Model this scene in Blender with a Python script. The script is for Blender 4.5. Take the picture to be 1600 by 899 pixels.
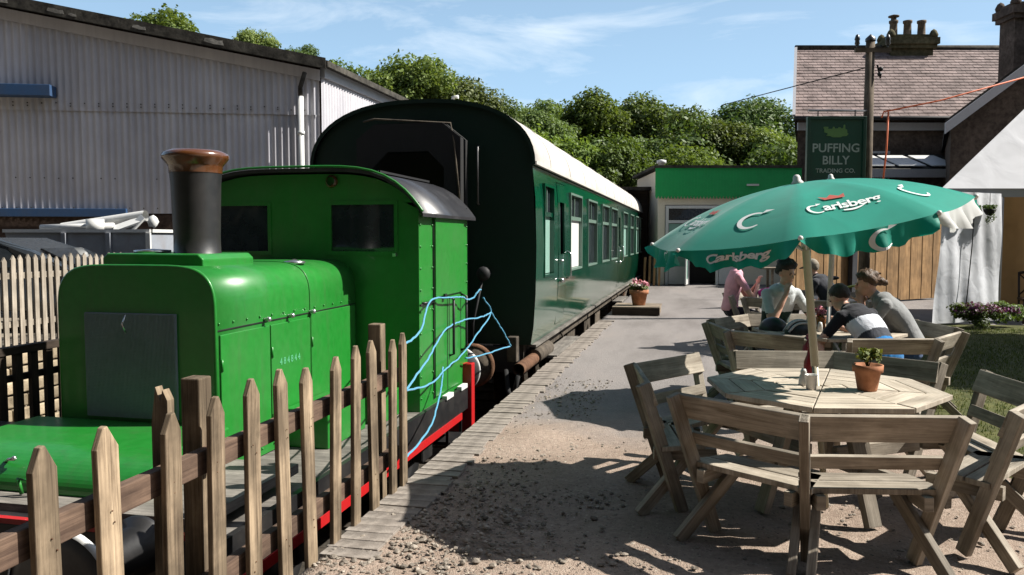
import bpy, bmesh, math, random
import numpy as np
from mathutils import Vector, Matrix, Quaternion
R = math.radians
random.seed(7); rng = np.random.default_rng(11)
for o in list(bpy.data.objects): bpy.data.objects.remove(o)
scene = bpy.context.scene
C = scene.collection

# ------------------------------------------------------------------ camera, sky, sun, exposure
cam_d = bpy.data.cameras.new('camera'); cam = bpy.data.objects.new('camera', cam_d); C.objects.link(cam)
cam_d.sensor_width = 36.0; cam_d.lens = 36.0*1250/1600
cam_d.clip_start = .05; cam_d.clip_end = 3000
cam.location = (0, 0, 1.6)
cam.rotation_euler = (R(90-3.55), 0, R(13.04))
scene.camera = cam
SUN = Vector((1.60, .40, 1.62)).normalized()
SUN_EL = math.asin(SUN.z); SUN_AZ = math.atan2(SUN.x, SUN.y)
world = bpy.data.worlds.new('World'); scene.world = world; world.use_nodes = True
wn, wl = world.node_tree.nodes, world.node_tree.links
wn.clear()
w_out = wn.new('ShaderNodeOutputWorld'); w_bg = wn.new('ShaderNodeBackground')
sky_t = wn.new('ShaderNodeTexSky'); sky_t.sky_type = 'NISHITA'; sky_t.sun_disc = False
sky_t.sun_elevation = SUN_EL; sky_t.sun_rotation = SUN_AZ
sky_t.air_density = 1.0; sky_t.dust_density = 1.6; sky_t.ozone_density = 1.2; sky_t.altitude = 50
w_tc = wn.new('ShaderNodeTexCoord')
w_map = wn.new('ShaderNodeMapping'); w_map.inputs['Scale'].default_value = (1.6, 1.6, 7.0); w_map.inputs['Rotation'].default_value = (0, .12, .5)
w_n = wn.new('ShaderNodeTexNoise'); w_n.inputs['Scale'].default_value = 2.2; w_n.inputs['Detail'].default_value = 8; w_n.inputs['Roughness'].default_value = .6
w_n.inputs['Distortion'].default_value = .5
w_r = wn.new('ShaderNodeValToRGB'); w_r.color_ramp.elements[0].position = .5; w_r.color_ramp.elements[1].position = .78
w_r.color_ramp.elements[0].color = (0, 0, 0, 1); w_r.color_ramp.elements[1].color = (.75, .75, .75, 1)
w_mix = wn.new('ShaderNodeMix'); w_mix.data_type = 'RGBA'; w_mix.inputs[7].default_value = (5.0, 7.9, 11.0, 1)
wl.new(w_tc.outputs['Generated'], w_map.inputs['Vector']); wl.new(w_map.outputs[0], w_n.inputs['Vector'])
wl.new(w_n.outputs['Fac'], w_r.inputs[0])
w_sep = wn.new('ShaderNodeSeparateXYZ'); wl.new(w_tc.outputs['Generated'], w_sep.inputs[0])
w_inv = wn.new('ShaderNodeMath'); w_inv.operation = 'SUBTRACT'; w_inv.inputs[0].default_value = 1; w_inv.use_clamp = True; wl.new(w_sep.outputs[2], w_inv.inputs[1])
w_pow = wn.new('ShaderNodeMath'); w_pow.operation = 'POWER'; w_pow.inputs[1].default_value = 2.2; wl.new(w_inv.outputs[0], w_pow.inputs[0])
w_sum = wn.new('ShaderNodeMath'); w_sum.operation = 'MULTIPLY_ADD'; w_sum.inputs[1].default_value = 1.0; w_sum.use_clamp = True   # thin haze towards the horizon, plus cirrus
wl.new(w_pow.outputs[0], w_sum.inputs[0]); w_sum.inputs[2].default_value = 0; wl.new(w_sum.outputs[0], w_mix.inputs[0])
w_mix2 = wn.new('ShaderNodeMix'); w_mix2.data_type = 'RGBA'; w_mix2.inputs[7].default_value = (9.5, 10.4, 11.2, 1); wl.new(w_r.outputs[0], w_mix2.inputs[0]); wl.new(w_mix.outputs[2], w_mix2.inputs[6])
wl.new(sky_t.outputs[0], w_mix.inputs[6]); wl.new(w_mix2.outputs[2], w_bg.inputs['Color'])
w_bg.inputs['Strength'].default_value = .055
wl.new(w_bg.outputs[0], w_out.inputs[0])
sun_d = bpy.data.lights.new('sun', 'SUN'); sun_d.energy = 5.0; sun_d.angle = R(.53); sun_d.color = (1, .955, .88)
sun = bpy.data.objects.new('sun', sun_d); C.objects.link(sun)
sun.rotation_euler = (-SUN).to_track_quat('-Z', 'Y').to_euler()
sun.location = SUN*60
vs = scene.view_settings
vs.view_transform = 'Standard'; vs.look = 'None'; vs.gamma = 1; vs.use_curve_mapping = False; vs.exposure = 1.0
scene.cycles.diffuse_bounces = 1; scene.cycles.glossy_bounces = 3

# ------------------------------------------------------------------ helpers
ROOTM = {}
class MB:
    """collects shapes; build() links them as one mesh object"""
    def __init__(s): s.v = []; s.f = []; s.uv = []; s.m = []; s.sm = []
    def add(s, verts, faces, uvs=None, m=0, smooth=False):
        b = len(s.v); s.v += [tuple(p) for p in verts]
        for i, f in enumerate(faces):
            s.f.append([b+k for k in f]); s.m.append(m); s.sm.append(smooth)
            if uvs is not None: s.uv.append(uvs[i])
            else:
                P = [Vector(verts[k]) for k in f]
                n = Vector((0, 0, 0))
                for a in range(len(P)):
                    p, q = P[a], P[(a+1) % len(P)]
                    n += Vector(((p.y-q.y)*(p.z+q.z), (p.z-q.z)*(p.x+q.x), (p.x-q.x)*(p.y+q.y)))
                ax = max(range(3), key=lambda k: abs(n[k]))
                ij = [(1, 2), (0, 2), (0, 1)][ax]
                s.uv.append([(p[ij[0]], p[ij[1]]) for p in P])
        return s
    def box(s, lo, hi, m=0):
        x0, y0, z0 = lo; x1, y1, z1 = hi
        v = [(x0,y0,z0),(x1,y0,z0),(x1,y1,z0),(x0,y1,z0),(x0,y0,z1),(x1,y0,z1),(x1,y1,z1),(x0,y1,z1)]
        return s.add(v, [(0,3,2,1),(4,5,6,7),(0,1,5,4),(1,2,6,5),(2,3,7,6),(3,0,4,7)], m=m)
    def beam(s, p0, p1, w, t, up=(0,0,1), m=0, taper=1.0):
        """timber from p0 to p1, w along the sideways axis, t along 'up'; grain runs along u"""
        p0, p1 = Vector(p0), Vector(p1); d = (p1-p0); L = d.length; d = d/L
        up = Vector(up); sd = d.cross(up)
        if sd.length < 1e-4: sd = d.cross(Vector((1,0,0)))
        sd.normalize(); u2 = sd.cross(d)
        v = []
        for p, k in ((p0, 1), (p1, taper)):
            for a, b in ((-1,-1),(1,-1),(1,1),(-1,1)): v.append(p+sd*(a*w/2*k)+u2*(b*t/2*k))
        o = random.random()*20; q = random.random()*5
        fs = [(0,1,5,4),(1,2,6,5),(2,3,7,6),(3,0,4,7),(3,2,1,0),(4,5,6,7)]
        ww = [w,t,w,t]; uv = []
        acc = q
        for i in range(4):
            uv.append([(o,acc),(o,acc+ww[i]),(o+L,acc+ww[i]),(o+L,acc)]); acc += ww[i]
        uv += [[(o,q),(o+w*.1,q),(o+w*.1,q+t),(o,q+t)]]*2
        return s.add(v, fs, uv, m)
    def tube(s, pts, r, n=8, m=0, caps=True, smooth=True, closed=False):
        pts = [Vector(p) for p in pts]; k = len(pts)
        rs = r if isinstance(r, (list, tuple)) else [r]*k
        vv = []; prev = None; L = 0; ls = []
        for i, p in enumerate(pts):
            if closed: d = pts[(i+1) % k]-pts[i-1]
            else: d = pts[min(i+1, k-1)]-pts[max(i-1, 0)]
            d.normalize()
            if prev is None:
                a = d.cross(Vector((0,0,1)))
                if a.length < 1e-3: a = d.cross(Vector((1,0,0)))
            else: a = prev-d*prev.dot(d)
            a.normalize(); prev = a; b = d.cross(a)
            if i: L += (p-pts[i-1]).length
            ls.append(L)
            for j in range(n):
                t = 2*math.pi*j/n; vv.append(p+(a*math.cos(t)+b*math.sin(t))*rs[i])
        fs = []; uv = []
        for i in range(k if closed else k-1):
            i2 = (i+1) % k
            for j in range(n):
                j2 = (j+1) % n
                fs.append((i*n+j, i*n+j2, i2*n+j2, i2*n+j))
                c = 2*math.pi*rs[i]/n
                uv.append([(ls[i], j*c), (ls[i], (j+1)*c), (ls[i2], (j+1)*c), (ls[i2], j*c)])
        s.add(vv, fs, uv, m, smooth)
        if caps and not closed:
            s.add([vv[j] for j in range(n)], [tuple(reversed(range(n)))], m=m)
            s.add([vv[(k-1)*n+j] for j in range(n)], [tuple(range(n))], m=m)
        return s
    def lathe(s, prof, c=(0,0,0), axis=(0,0,1), n=24, m=0, smooth=True):
        """prof: list of (radius, height) along axis"""
        c = Vector(c); ax = Vector(axis).normalized()
        a = ax.cross(Vector((0,0,1)))
        if a.length < 1e-3: a = Vector((1,0,0))
        a.normalize(); b = ax.cross(a); vv = []
        for r, h in prof:
            for j in range(n):
                t = 2*math.pi*j/n; vv.append(c+ax*h+(a*math.cos(t)+b*math.sin(t))*max(r, 1e-5))
        fs = []
        for i in range(len(prof)-1):
            for j in range(n):
                j2 = (j+1) % n; fs.append((i*n+j, i*n+j2, (i+1)*n+j2, (i+1)*n+j))
        s.add(vv, fs, m=m, smooth=smooth); return s
    def prism(s, poly, vec, m=0):
        """poly: 3-D outline, extruded by vec"""
        P = [Vector(p) for p in poly]; n = len(P); vec = Vector(vec)
        v = P+[p+vec for p in P]
        fs = [tuple(reversed(range(n))), tuple(range(n, 2*n))]+[(i, (i+1) % n, n+(i+1) % n, n+i) for i in range(n)]
        return s.add(v, fs, m=m)
    def ball(s, c, r, n=12, m=0, rot=None, noise=0):
        """ellipsoid; r number or 3 radii"""
        r = (r, r, r) if not isinstance(r, (tuple, list)) else r
        c = Vector(c); vv = []; h = max(4, n//2)
        for i in range(h+1):
            ph = math.pi*i/h
            for j in range(n):
                t = 2*math.pi*j/n
                k = 1+noise*(random.random()-.5)
                p = Vector((math.sin(ph)*math.cos(t)*r[0]*k, math.sin(ph)*math.sin(t)*r[1]*k, math.cos(ph)*r[2]*k))
                if rot is not None: p = rot @ p
                vv.append(c+p)
        fs = []
        for i in range(h):
            for j in range(n):
                j2 = (j+1) % n; fs.append((i*n+j, (i+1)*n+j, (i+1)*n+j2, i*n+j2))
        return s.add(vv, fs, m=m, smooth=True)
    def mesh(s, name, mats):
        me = bpy.data.meshes.new(name)
        me.from_pydata(s.v, [], s.f)
        for mt in (mats if isinstance(mats, (list, tuple)) else [mats]): me.materials.append(mt)
        me.polygons.foreach_set('material_index', s.m); me.polygons.foreach_set('use_smooth', s.sm)
        ul = me.uv_layers.new(name='UVMap')
        flat = [c for f in s.uv for p in f for c in p]
        if len(flat) == 2*len(me.loops): ul.data.foreach_set('uv', flat)
        bm = bmesh.new(); bm.from_mesh(me)
        bmesh.ops.remove_doubles(bm, verts=bm.verts, dist=1e-5)
        bmesh.ops.recalc_face_normals(bm, faces=bm.faces)
        bm.to_mesh(me); bm.free()
        me.update(); return me
    def build(s, name, mats, parent=None, world=True, bevel=0, wn=False):
        me = s.mesh(name, mats)
        if parent is not None and world and parent in ROOTM: me.transform(ROOTM[parent].inverted())
        return put(name, me, parent, bevel)
def put(name, me, parent=None, bevel=0, mat=None):
    o = bpy.data.objects.new(name, me); C.objects.link(o)
    if parent is not None:
        o.parent = parent
        if parent in ROOTM: ROOTM[o] = ROOTM[parent]
    if mat is not None: o.matrix_basis = mat
    if bevel:
        b = o.modifiers.new('bevel', 'BEVEL'); b.width = bevel; b.segments = 2; b.limit_method = 'ANGLE'; b.angle_limit = R(40); b.harden_normals = False
    return o
def tag(o, label, cat, group=None, kind=None):
    o['label'] = label; o['category'] = cat
    if group: o['group'] = group
    if kind: o['kind'] = kind
    return o
def struct(o): o['kind'] = 'structure'; return o
def thing(name, label, cat, loc=(0,0,0), rz=0, group=None):
    o = bpy.data.objects.new(name, None); C.objects.link(o)
    o.empty_display_size = .1
    o.location = loc; o.rotation_euler = (0,0,rz)
    ROOTM[o] = Matrix.Translation(Vector(loc)) @ Matrix.Rotation(rz, 4, 'Z')
    return tag(o, label, cat, group)
def copy_tree(o, parent=None):
    c = o.copy(); C.objects.link(c)
    if parent is not None: c.parent = parent
    for ch in o.children: copy_tree(ch, c)
    return c

# ------------------------------------------------------------------ materials
def mat_base(name, rough=.6, spec=.5):
    m = bpy.data.materials.new(name); m.use_nodes = True
    nt = m.node_tree; b = nt.nodes['Principled BSDF']
    b.inputs['Roughness'].default_value = rough; b.inputs['Specular IOR Level'].default_value = spec
    return m, nt.nodes, nt.links, b
def ramp(N, stops):
    r = N.new('ShaderNodeValToRGB'); e = r.color_ramp.elements
    e[0].position, e[1].position = stops[0][0], stops[-1][0]
    e[0].color = (*stops[0][1], 1); e[1].color = (*stops[-1][1], 1)
    for p, c in stops[1:-1]:
        x = e.new(p); x.color = (*c, 1)
    return r
def noise(N, L, vec, scale, detail=5, rough=.6, dist=0):
    n = N.new('ShaderNodeTexNoise'); n.inputs['Scale'].default_value = scale; n.inputs['Detail'].default_value = detail
    n.inputs['Roughness'].default_value = rough; n.inputs['Distortion'].default_value = dist
    if vec is not None: L.new(vec, n.inputs['Vector'])
    return n
def mapping(N, L, vec, scale=(1,1,1), rot=(0,0,0)):
    m = N.new('ShaderNodeMapping'); m.inputs['Scale'].default_value = scale; m.inputs['Rotation'].default_value = rot
    L.new(vec, m.inputs['Vector']); return m.outputs[0]
def mixc(N, L, fac, a, b, mode='MIX'):
    m = N.new('ShaderNodeMix'); m.data_type = 'RGBA'; m.blend_type = mode
    for i, x in ((0, fac), (6, a), (7, b)):
        if isinstance(x, (int, float)): m.inputs[i].default_value = x
        elif isinstance(x, tuple): m.inputs[i].default_value = (*x, 1)
        else: L.new(x, m.inputs[i])
    return m.outputs[2]
def bump(N, L, b, h, strength=.3, dist=.01):
    n = N.new('ShaderNodeBump'); n.inputs['Strength'].default_value = strength; n.inputs['Distance'].default_value = dist
    L.new(h, n.inputs['Height']); L.new(n.outputs[0], b.inputs['Normal']); return n
def sc(c, k): return tuple(min(1, x*k) for x in c)
def wood(name, dark, light, rough=.8, grain=55, vary=.35, stain=.5, moss=None):
    m, N, L, b = mat_base(name, rough, .25)
    uv = N.new('ShaderNodeUVMap').outputs[0]; oi = N.new('ShaderNodeObjectInfo')
    off = N.new('ShaderNodeVectorMath'); off.operation = 'ADD'
    mul = N.new('ShaderNodeVectorMath'); mul.operation = 'SCALE'; mul.inputs['Scale'].default_value = 37
    cmb = N.new('ShaderNodeCombineXYZ'); L.new(oi.outputs['Random'], cmb.inputs[0]); L.new(oi.outputs['Random'], cmb.inputs[1])
    L.new(cmb.outputs[0], mul.inputs[0]); L.new(uv, off.inputs[0]); L.new(mul.outputs[0], off.inputs[1])
    g = noise(N, L, mapping(N, L, off.outputs[0], (2.2, grain, 1)), 1, 6, .65, 1.2)
    g2 = noise(N, L, mapping(N, L, off.outputs[0], (1.0, 9, 1)), 1.6, 4, .6, .6)
    st = noise(N, L, off.outputs[0], 3.1, 5, .6)
    c1 = ramp(N, [(.33, dark), (.50, tuple((a+c)/2 for a, c in zip(dark, light))), (.67, light)])
    L.new(g.outputs['Fac'], c1.inputs[0])
    s2 = ramp(N, [(.35, sc(dark, .75)), (.65, sc(light, 1.1))]); L.new(g2.outputs['Fac'], s2.inputs[0])
    col = mixc(N, L, .45, c1.outputs[0], s2.outputs[0])
    s3 = ramp(N, [(.42, (1-stain,)*3), (.62, (1,)*3)]); L.new(st.outputs['Fac'], s3.inputs[0])
    col = mixc(N, L, 1.0, col, s3.outputs[0], 'MULTIPLY')
    mr = N.new('ShaderNodeMapRange'); mr.inputs[3].default_value = 1-vary; mr.inputs[4].default_value = 1+vary*.6
    L.new(oi.outputs['Random'], mr.inputs[0])
    hs = N.new('ShaderNodeHueSaturation'); L.new(mr.outputs[0], hs.inputs['Value']); L.new(col, hs.inputs['Color'])
    L.new(hs.outputs[0], b.inputs['Base Color'])
    bump(N, L, b, g.outputs['Fac'], .5, .004); return m
def paint(name, col, rough=.35, coat=.0, dirt=.25, dirtcol=(.1,.09,.07), scale=2.0, spec=.5, wave=0, fade=0.0, metallic=0, streak=0):
    m, N, L, b = mat_base(name, rough, spec)
    oc = N.new('ShaderNodeTexCoord').outputs['Object']
    n1 = noise(N, L, oc, scale, 6, .62); n2 = noise(N, L, oc, scale*7, 5, .6)
    r1 = ramp(N, [(.45, (0,0,0)), (.8, (dirt,)*3)]); L.new(n1.outputs['Fac'], r1.inputs[0])
    v = ramp(N, [(.3, sc(col, .93-fade*.05)), (.7, tuple(min(1, c*1.05+fade*.02) for c in col))]); L.new(n2.outputs['Fac'], v.inputs[0])
    pc = mixc(N, L, r1.outputs[0], v.outputs[0], dirtcol)
    if streak:
        ns = noise(N, L, mapping(N, L, oc, (9, 9, .7)), 1.4, 6, .7, .3); rs = ramp(N, [(.52, (0,0,0)), (.78, (streak,)*3)]); L.new(ns.outputs['Fac'], rs.inputs[0])
        pc = mixc(N, L, rs.outputs[0], pc, sc(dirtcol, .8))
        nc = noise(N, L, oc, 38, 4, .7); rc = ramp(N, [(.70, (0,0,0)), (.74, (streak*1.2,)*3)]); L.new(nc.outputs['Fac'], rc.inputs[0])
        pc = mixc(N, L, rc.outputs[0], pc, (.05,.05,.035))
    L.new(pc, b.inputs['Base Color'])
    rr = N.new('ShaderNodeMapRange'); rr.inputs[3].default_value = max(.02, rough-.1); rr.inputs[4].default_value = min(1, rough+.15)
    L.new(n1.outputs['Fac'], rr.inputs[0]); L.new(rr.outputs[0], b.inputs['Roughness'])
    b.inputs['Coat Weight'].default_value = coat; b.inputs['Coat Roughness'].default_value = .08
    b.inputs['Metallic'].default_value = metallic
    if wave:
        n3 = noise(N, L, oc, 1.3, 2, .5); bump(N, L, b, n3.outputs['Fac'], wave, .05)
    else: bump(N, L, b, n2.outputs['Fac'], .06, .01)
    return m
def stone(name, c0, c1, scale=6, bumpk=.5, rough=.9, rnd=.3):
    m, N, L, b = mat_base(name, rough, .2)
    oc = N.new('ShaderNodeTexCoord').outputs['Object']; oi = N.new('ShaderNodeObjectInfo'); ge = N.new('ShaderNodeNewGeometry')
    n1 = noise(N, L, oc, scale, 8, .65); n2 = noise(N, L, oc, scale*.22, 4, .6)
    r1 = ramp(N, [(.3, c0), (.7, c1)]); L.new(n1.outputs['Fac'], r1.inputs[0])
    r2 = ramp(N, [(.35, (.62,)*3), (.65, (1.1,)*3)]); L.new(n2.outputs['Fac'], r2.inputs[0])
    col = mixc(N, L, 1, r1.outputs[0], r2.outputs[0], 'MULTIPLY')
    mr = N.new('ShaderNodeMapRange'); mr.inputs[3].default_value = 1-rnd; mr.inputs[4].default_value = 1+rnd*.7
    ad = N.new('ShaderNodeMath'); ad.operation = 'ADD'; L.new(oi.outputs['Random'], ad.inputs[0]); L.new(ge.outputs['Random Per Island'], ad.inputs[1])
    fr = N.new('ShaderNodeMath'); fr.operation = 'FRACT'; L.new(ad.outputs[0], fr.inputs[0]); L.new(fr.outputs[0], mr.inputs[0])
    hs = N.new('ShaderNodeHueSaturation'); L.new(mr.outputs[0], hs.inputs['Value']); L.new(col, hs.inputs['Color'])
    L.new(hs.outputs[0], b.inputs['Base Color']); bump(N, L, b, n1.outputs['Fac'], bumpk, .02); return m
def leafmat(name, c0, c1, trans=.35):
    m = bpy.data.materials.new(name); m.use_nodes = True; N, L = m.node_tree.nodes, m.node_tree.links
    N.clear(); out = N.new('ShaderNodeOutputMaterial')
    ge = N.new('ShaderNodeNewGeometry'); oi = N.new('ShaderNodeObjectInfo')
    r = ramp(N, [(0, c0), (.6, tuple((a+b)/2 for a, b in zip(c0, c1))), (1, c1)]); L.new(ge.outputs['Random Per Island'], r.inputs[0])
    hs = N.new('ShaderNodeHueSaturation'); L.new(r.outputs[0], hs.inputs['Color'])
    mr = N.new('ShaderNodeMapRange'); mr.inputs[3].default_value = .7; mr.inputs[4].default_value = 1.3; L.new(oi.outputs['Random'], mr.inputs[0]); L.new(mr.outputs[0], hs.inputs['Value'])
    mh = N.new('ShaderNodeMapRange'); mh.inputs[3].default_value = .485; mh.inputs[4].default_value = .515
    fr = N.new('ShaderNodeMath'); fr.operation = 'MULTIPLY'; fr.inputs[1].default_value = 7.3; L.new(oi.outputs['Random'], fr.inputs[0])
    fr2 = N.new('ShaderNodeMath'); fr2.operation = 'FRACT'; L.new(fr.outputs[0], fr2.inputs[0]); L.new(fr2.outputs[0], mh.inputs[0]); L.new(mh.outputs[0], hs.inputs['Hue'])
    p = N.new('ShaderNodeBsdfPrincipled'); p.inputs['Roughness'].default_value = .55; p.inputs['Specular IOR Level'].default_value = .3
    L.new(hs.outputs[0], p.inputs['Base Color'])
    t = N.new('ShaderNodeBsdfTranslucent'); tc = mixc(N, L, 1, hs.outputs[0], (1.0, 1.0, .45), 'MULTIPLY'); L.new(tc, t.inputs['Color'])
    mx = N.new('ShaderNodeMixShader'); mx.inputs[0].default_value = trans; L.new(p.outputs[0], mx.inputs[1]); L.new(t.outputs[0], mx.inputs[2])
    L.new(mx.outputs[0], out.inputs[0]); return m
def cloth(name, col, rough=.85, trans=0, folds=6, k=.4):
    m, N, L, b = mat_base(name, rough, .2)
    oc = N.new('ShaderNodeTexCoord').outputs['Object']
    n = noise(N, L, oc, folds, 3, .5, .8); n2 = noise(N, L, oc, 90, 2, .5)
    r = ramp(N, [(.3, sc(col, .86)), (.7, sc(col, 1.08))]); L.new(n.outputs['Fac'], r.inputs[0]); L.new(r.outputs[0], b.inputs['Base Color'])
    b.inputs['Sheen Weight'].default_value = .15
    bump(N, L, b, n.outputs['Fac'], k, .03)
    if trans:
        out = N['Material Output']; t = N.new('ShaderNodeBsdfTranslucent'); L.new(r.outputs[0], t.inputs[0])
        mx = N.new('ShaderNodeMixShader'); mx.inputs[0].default_value = trans
        L.new(b.outputs[0], mx.inputs[1]); L.new(t.outputs[0], mx.inputs[2]); L.new(mx.outputs[0], out.inputs[0])
    return m
def glassmat(name, col=(.02,.025,.03), rough=.04):
    m, N, L, b = mat_base(name, rough, .8)
    oc = N.new('ShaderNodeTexCoord').outputs['Object']
    n = noise(N, L, oc, 1.4, 2, .5); bump(N, L, b, n.outputs['Fac'], .12, .03)
    n2 = noise(N, L, oc, 5, 5, .6); r = ramp(N, [(.4, col), (.8, tuple(c*1.6+.01 for c in col))]); L.new(n2.outputs['Fac'], r.inputs[0])
    L.new(r.outputs[0], b.inputs['Base Color']); return m
def plain(name, col, rough=.6, spec=.4, metallic=0): return paint(name, col, rough, 0, .12, tuple(c*.4 for c in col), 3, spec, 0, 0, metallic)

M = {}
M['bench'] = wood('bench_wood', (.22,.175,.125), (.60,.53,.43), .75, 60, .26, .36)
M['table'] = wood('table_wood', (.42,.345,.26), (.72,.63,.51), .7, 60, .16, .2)
M['picket'] = wood('picket_wood', (.085,.055,.032), (.55,.42,.28), .9, 70, .28, .5)
M['fence_rail'] = wood('fence_rail_wood', (.09,.055,.04), (.25,.165,.115), .85, 60, .2, .4)
M['pale_picket'] = wood('pale_picket_wood', (.36,.30,.23), (.62,.55,.45), .85, 50, .2, .3)
M['dark_rail'] = wood('dark_rail_wood', (.03,.022,.016), (.08,.058,.042), .8, 50, .2, .3)
M['larch'] = wood('fence_board_wood', (.30,.17,.07), (.50,.31,.15), .8, 40, .22, .3)
M['sleeper'] = wood('sleeper_wood', (.03,.025,.02), (.10,.08,.06), .9, 40, .2, .3)
M['pallet'] = wood('pallet_wood', (.22,.17,.12), (.45,.37,.28), .85, 50, .2, .4)
M['plank_grey'] = wood('running_board_wood', (.13,.12,.105), (.34,.31,.27), .85, 50, .2, .4)
M['pole_wood'] = wood('pole_wood', (.09,.07,.05), (.24,.19,.14), .9, 50, .1, .4)
M['loco'] = paint('bright_green_paint', (.012,.215,.022), .36, .18, .30, (.085,.15,.06), 2.2, .5, .10, .35, 0, .38)
M['loco_dark'] = paint('black_paint', (.014,.014,.015), .42, .1, .4, (.08,.07,.06), 3, .5)
M['cab_roof'] = paint('black_roof_paint', (.03,.03,.034), .34, .2, .35, (.10,.10,.10), 3, .5)
M['red'] = paint('red_paint', (.52,.012,.014), .42, .15, .2, (.12,.03,.02), 4, .5)
M['brass'] = paint('brown_enamel', (.13,.045,.014), .22, .7, .5, (.03,.015,.008), 6, .6)
M['grille'] = paint('grille_mesh', (.24,.28,.31), .6, 0, .25, (.05,.06,.06), 4)
M['steel'] = paint('worn_steel', (.17,.165,.165), .45, 0, .5, (.08,.06,.05), 5, .5, 0, 0, .6)
M['chrome'] = plain('bright_steel', (.7,.7,.7), .22, .5, .9)
M['rim_white'] = plain('white_rim_paint', (.75,.75,.73), .5)
M['coach'] = paint('coach_green_paint', (.003,.078,.040), .12, .75, .12, (.09,.10,.08), 1.2, .5, .10)
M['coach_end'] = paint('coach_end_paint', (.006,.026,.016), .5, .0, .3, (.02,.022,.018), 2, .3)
M['coach_roof'] = paint('pale_roof_paint', (.62,.59,.54), .7, 0, .55, (.30,.27,.23), 1.6, .3)
M['alu'] = plain('window_frame_paint', (.16,.25,.20), .35, .5, .1)
M['rust'] = stone('rusty_iron', (.10,.045,.025), (.26,.14,.08), 12, .4, .85, .2)
M['dirty_iron'] = stone('dusty_iron', (.05,.042,.035), (.20,.165,.125), 9, .4, .9, .2)
M['black'] = plain('matt_black', (.012,.012,.013), .65)
M['rubber'] = plain('bellows_rubber', (.016,.016,.016), .8)
M['glass'] = glassmat('dark_glass')
M['blind'] = plain('white_blind', (.72,.73,.70), .5)
M['frost'] = plain('frosted_pane', (.30,.50,.42), .25)
M['rope'] = cloth('blue_rope', (.10,.36,.55), .8, 0, 60, .5)
M['wire'] = plain('orange_cable', (.75,.16,.05), .6)
M['cement'] = None
# ------------------------------------------------------------------ ground materials
def platform_mat():
    m, N, L, b = mat_base('platform_surface', .92, .2)
    oc = N.new('ShaderNodeTexCoord').outputs['Object']
    sx = N.new('ShaderNodeSeparateXYZ'); L.new(oc, sx.inputs[0])
    nb = noise(N, L, oc, .55, 6, .6)
    a = N.new('ShaderNodeMath'); a.operation = 'MULTIPLY_ADD'; a.inputs[1].default_value = 5; L.new(nb.outputs['Fac'], a.inputs[0]); L.new(sx.outputs[1], a.inputs[2])
    fy = N.new('ShaderNodeMapRange'); fy.inputs[1].default_value = 8.6; fy.inputs[2].default_value = 10.2; L.new(a.outputs[0], fy.inputs[0])
    # gravel and trodden earth
    v = N.new('ShaderNodeTexVoronoi'); v.inputs['Scale'].default_value = 46; L.new(oc, v.inputs['Vector'])
    v2 = N.new('ShaderNodeTexVoronoi'); v2.inputs['Scale'].default_value = 105; L.new(oc, v2.inputs['Vector'])
    n1 = noise(N, L, oc, 26, 8, .7); n2 = noise(N, L, oc, 1.3, 6, .65)
    g = ramp(N, [(.2, (.225,.172,.138)), (.5, (.37,.295,.243)), (.8, (.49,.41,.35))]); L.new(n1.outputs['Fac'], g.inputs[0])
    sp = N.new('ShaderNodeSeparateColor'); L.new(v.outputs['Color'], sp.inputs[0])
    st = ramp(N, [(.0, (.17,.14,.12)), (.45, (.30,.25,.20)), (.9, (.50,.44,.37))]); L.new(sp.outputs[0], st.inputs[0])
    few = N.new('ShaderNodeMath'); few.operation = 'GREATER_THAN'; few.inputs[1].default_value = .55; L.new(sp.outputs[1], few.inputs[0])
    inn = N.new('ShaderNodeMath'); inn.operation = 'LESS_THAN'; inn.inputs[1].default_value = .34; L.new(v.outputs['Distance'], inn.inputs[0])
    fm = N.new('ShaderNodeMath'); fm.operation = 'MULTIPLY'; L.new(few.outputs[0], fm.inputs[0]); L.new(inn.outputs[0], fm.inputs[1])
    grav = mixc(N, L, fm.outputs[0], g.outputs[0], st.outputs[0])
    big = ramp(N, [(.3, (.72,.68,.64)), (.7, (1.1,1.07,1.03))]); L.new(n2.outputs['Fac'], big.inputs[0])
    grav = mixc(N, L, 1, grav, big.outputs[0], 'MULTIPLY')
    # old tarmac
    n3 = noise(N, L, oc, 60, 6, .7); n4 = noise(N, L, mapping(N, L, oc, (1, .25, 1)), 1.1, 6, .62)
    t = ramp(N, [(.25, (.19,.172,.162)), (.75, (.33,.302,.287))]); L.new(n3.outputs['Fac'], t.inputs[0])
    t2 = ramp(N, [(.32, (.70,.69,.68)), (.55, (1,1,1)), (.75, (1.12,1.09,1.06))]); L.new(n4.outputs['Fac'], t2.inputs[0])
    tar = mixc(N, L, 1, t.outputs[0], t2.outputs[0], 'MULTIPLY')
    L.new(mixc(N, L, fy.outputs[0], grav, tar), b.inputs['Base Color'])
    hh = N.new('ShaderNodeMath'); hh.operation = 'MULTIPLY_ADD'; hh.inputs[1].default_value = .6; L.new(n1.outputs['Fac'], hh.inputs[0])
    iv = N.new('ShaderNodeMath'); iv.operation = 'MULTIPLY'; iv.inputs[1].default_value = -.5; L.new(v2.outputs['Distance'], iv.inputs[0]); L.new(iv.outputs[0], hh.inputs[2])
    bump(N, L, b, hh.outputs[0], .75, .012); return m
M['platform'] = platform_mat()
M['pebble'] = stone('pebble_stone', (.20,.165,.13), (.48,.42,.35), 30, .3, .9, .45)
M['ballast'] = stone('ballast_earth', (.025,.022,.018), (.11,.095,.075), 9, .9, .95, .1)
M['coping'] = stone('coping_brick', (.24,.205,.175), (.37,.325,.28), 14, .6, .92, .10)
M['rubble'] = stone('rubble_stone', (.26,.20,.13), (.52,.43,.30), 9, .7, .92, .3)
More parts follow.
